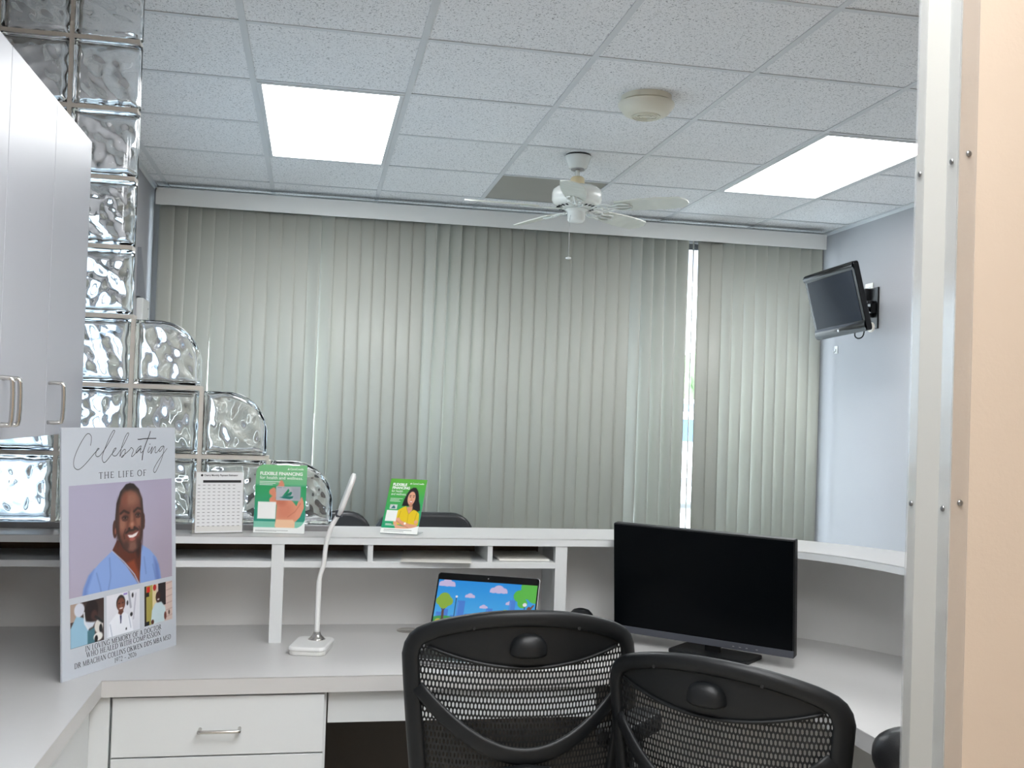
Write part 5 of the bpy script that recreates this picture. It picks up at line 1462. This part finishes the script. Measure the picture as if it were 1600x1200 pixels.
    for s in (-1, 1):
        arm = put(MB().tube([(s * 0.16, 0.0, 0.42), (s * 0.275, -0.01, 0.43), (s * 0.288, -0.02, 0.52), (s * 0.288, -0.02, 0.755)], 0.018, 8), 'arm_post', 'black_plastic', smooth=True)
        m = MB(); m.prism(rrect(0.080, 0.23, 0.035, 6, s * 0.288, -0.02), 0.750, 0.797); put(m, 'arm_pad', 'black_plastic', bevel=0.012, seg=3)
    put(MB().lathe([(0.05, 0.40), (0.03, 0.36), (0.028, 0.2), (0.04, 0.12), (0.045, 0.07)], 16), 'gas_lift', 'black_plastic', smooth=True)
    for k in range(5):
        a = 2 * math.pi * k / 5 + 0.3
        put(MB().tube([(0.03 * math.cos(a), 0.03 * math.sin(a), 0.105), (0.26 * math.cos(a), 0.26 * math.sin(a), 0.075)], [0.024, 0.014], 8), 'base_leg', 'black_plastic', smooth=True)
        w_ = MB(); w_.lathe([(0.006, -0.02), (0.027, -0.02), (0.028, 0.0), (0.027, 0.02), (0.006, 0.02)], 14)
        w_.v = [(0.26 * math.cos(a) + x * math.cos(a) - z * math.sin(a), 0.26 * math.sin(a) + x * math.sin(a) + z * math.cos(a), 0.029 + y) for x, y, z in w_.v]
        put(w_, 'caster', 'black_plastic')
    return t
ch1 = make_chair('black mesh-back office chair in front of the laptop')
ch2 = copy_tree(ch1)
ch2['label'] = 'black mesh-back office chair turned toward the large monitor'
for o in ch1.children:                      # this chair has its arms let down
    if o.name.startswith('arm_pad'):
        o.location.z = -0.23; o.location.y = 0.05
    elif o.name.startswith('arm_post'):
        o.scale.z = 0.33; o.location.z = 0.281
for o in ch2.children:
    if o.name.startswith('arm_pad') and sum(v.co.x for v in o.data.vertices) > 0:
        o.location.z = -0.20
    elif o.name.startswith('arm_pad'):
        o.location = (-0.032, 0.03, 0)
    elif o.name.startswith('arm_post') and sum(v.co.x for v in o.data.vertices) > 0:
        o.scale.z = 0.42; o.location.z = 0.243
ch1.location = (0.454, 2.322, 0); ch1.rotation_euler = (0, 0, R(-1.5))
ch2.location = (0.962, 2.014, 0); ch2.rotation_euler = (0, 0, R(-45))
ch2.scale = (1, 1, 0.955)

# ================================================================== leather chair by the partition
lc = thing('leather_chair', 'black padded leather chair beside the partition wall end', 'chair', (1.392, 1.83, 0), (0, 0, R(-30)))
def pillow(w, h, d, z):
    def fn(a, b):
        th = 2 * math.pi * a; ph = math.pi * (b - 0.5)
        ex = 0.45
        sg = lambda x, e: math.copysign(abs(x) ** e, x)
        return (w / 2 * sg(math.cos(ph), ex) * sg(math.cos(th), ex), d / 2 * sg(math.cos(ph), 0.8) * sg(math.sin(th), 0.8), z + h / 2 * sg(math.sin(ph), 0.8))
    m_ = MB(); m_.grid(fn, 40, 20)
    return m_
for z, h in ((0.822, 0.125), (0.708, 0.135)):
    o = pillow(0.50, h, 0.12, z).build('back_cushion', 'black_leather', lc, world=False, smooth=True); o.location = (0, -0.18, 0)
m = MB(); m.prism(rrect(0.30, 0.27, 0.06, 5, 0.03, 0.035), 0.30, 0.385); m.build('seat', 'black_leather', lc, world=False, bevel=0.03, seg=3)
MB().lathe([(0.05, 0.30), (0.03, 0.26), (0.028, 0.1), (0.045, 0.06)], 14, (0.03, 0.03, 0)).build('gas_lift', 'black_plastic', lc, world=False)
MB().tube([(0, -0.18, 0.68), (0, -0.18, 0.42), (0, -0.16, 0.33), (0.02, 0.0, 0.29)], 0.03, 8, flat=0.5).build('spine', 'black_plastic', lc, world=False)
for k in range(5):
    a = 2 * math.pi * k / 5 + 0.3
    MB().tube([(0.03 + 0.03 * math.cos(a), 0.03 + 0.03 * math.sin(a), 0.08), (0.03 + 0.17 * math.cos(a), 0.03 + 0.17 * math.sin(a), 0.02)], [0.024, 0.02], 8).build('base_leg', 'black_plastic', lc, world=False)

for o in list(COL.objects):
    if '_loc' in o:
        del o['_loc']
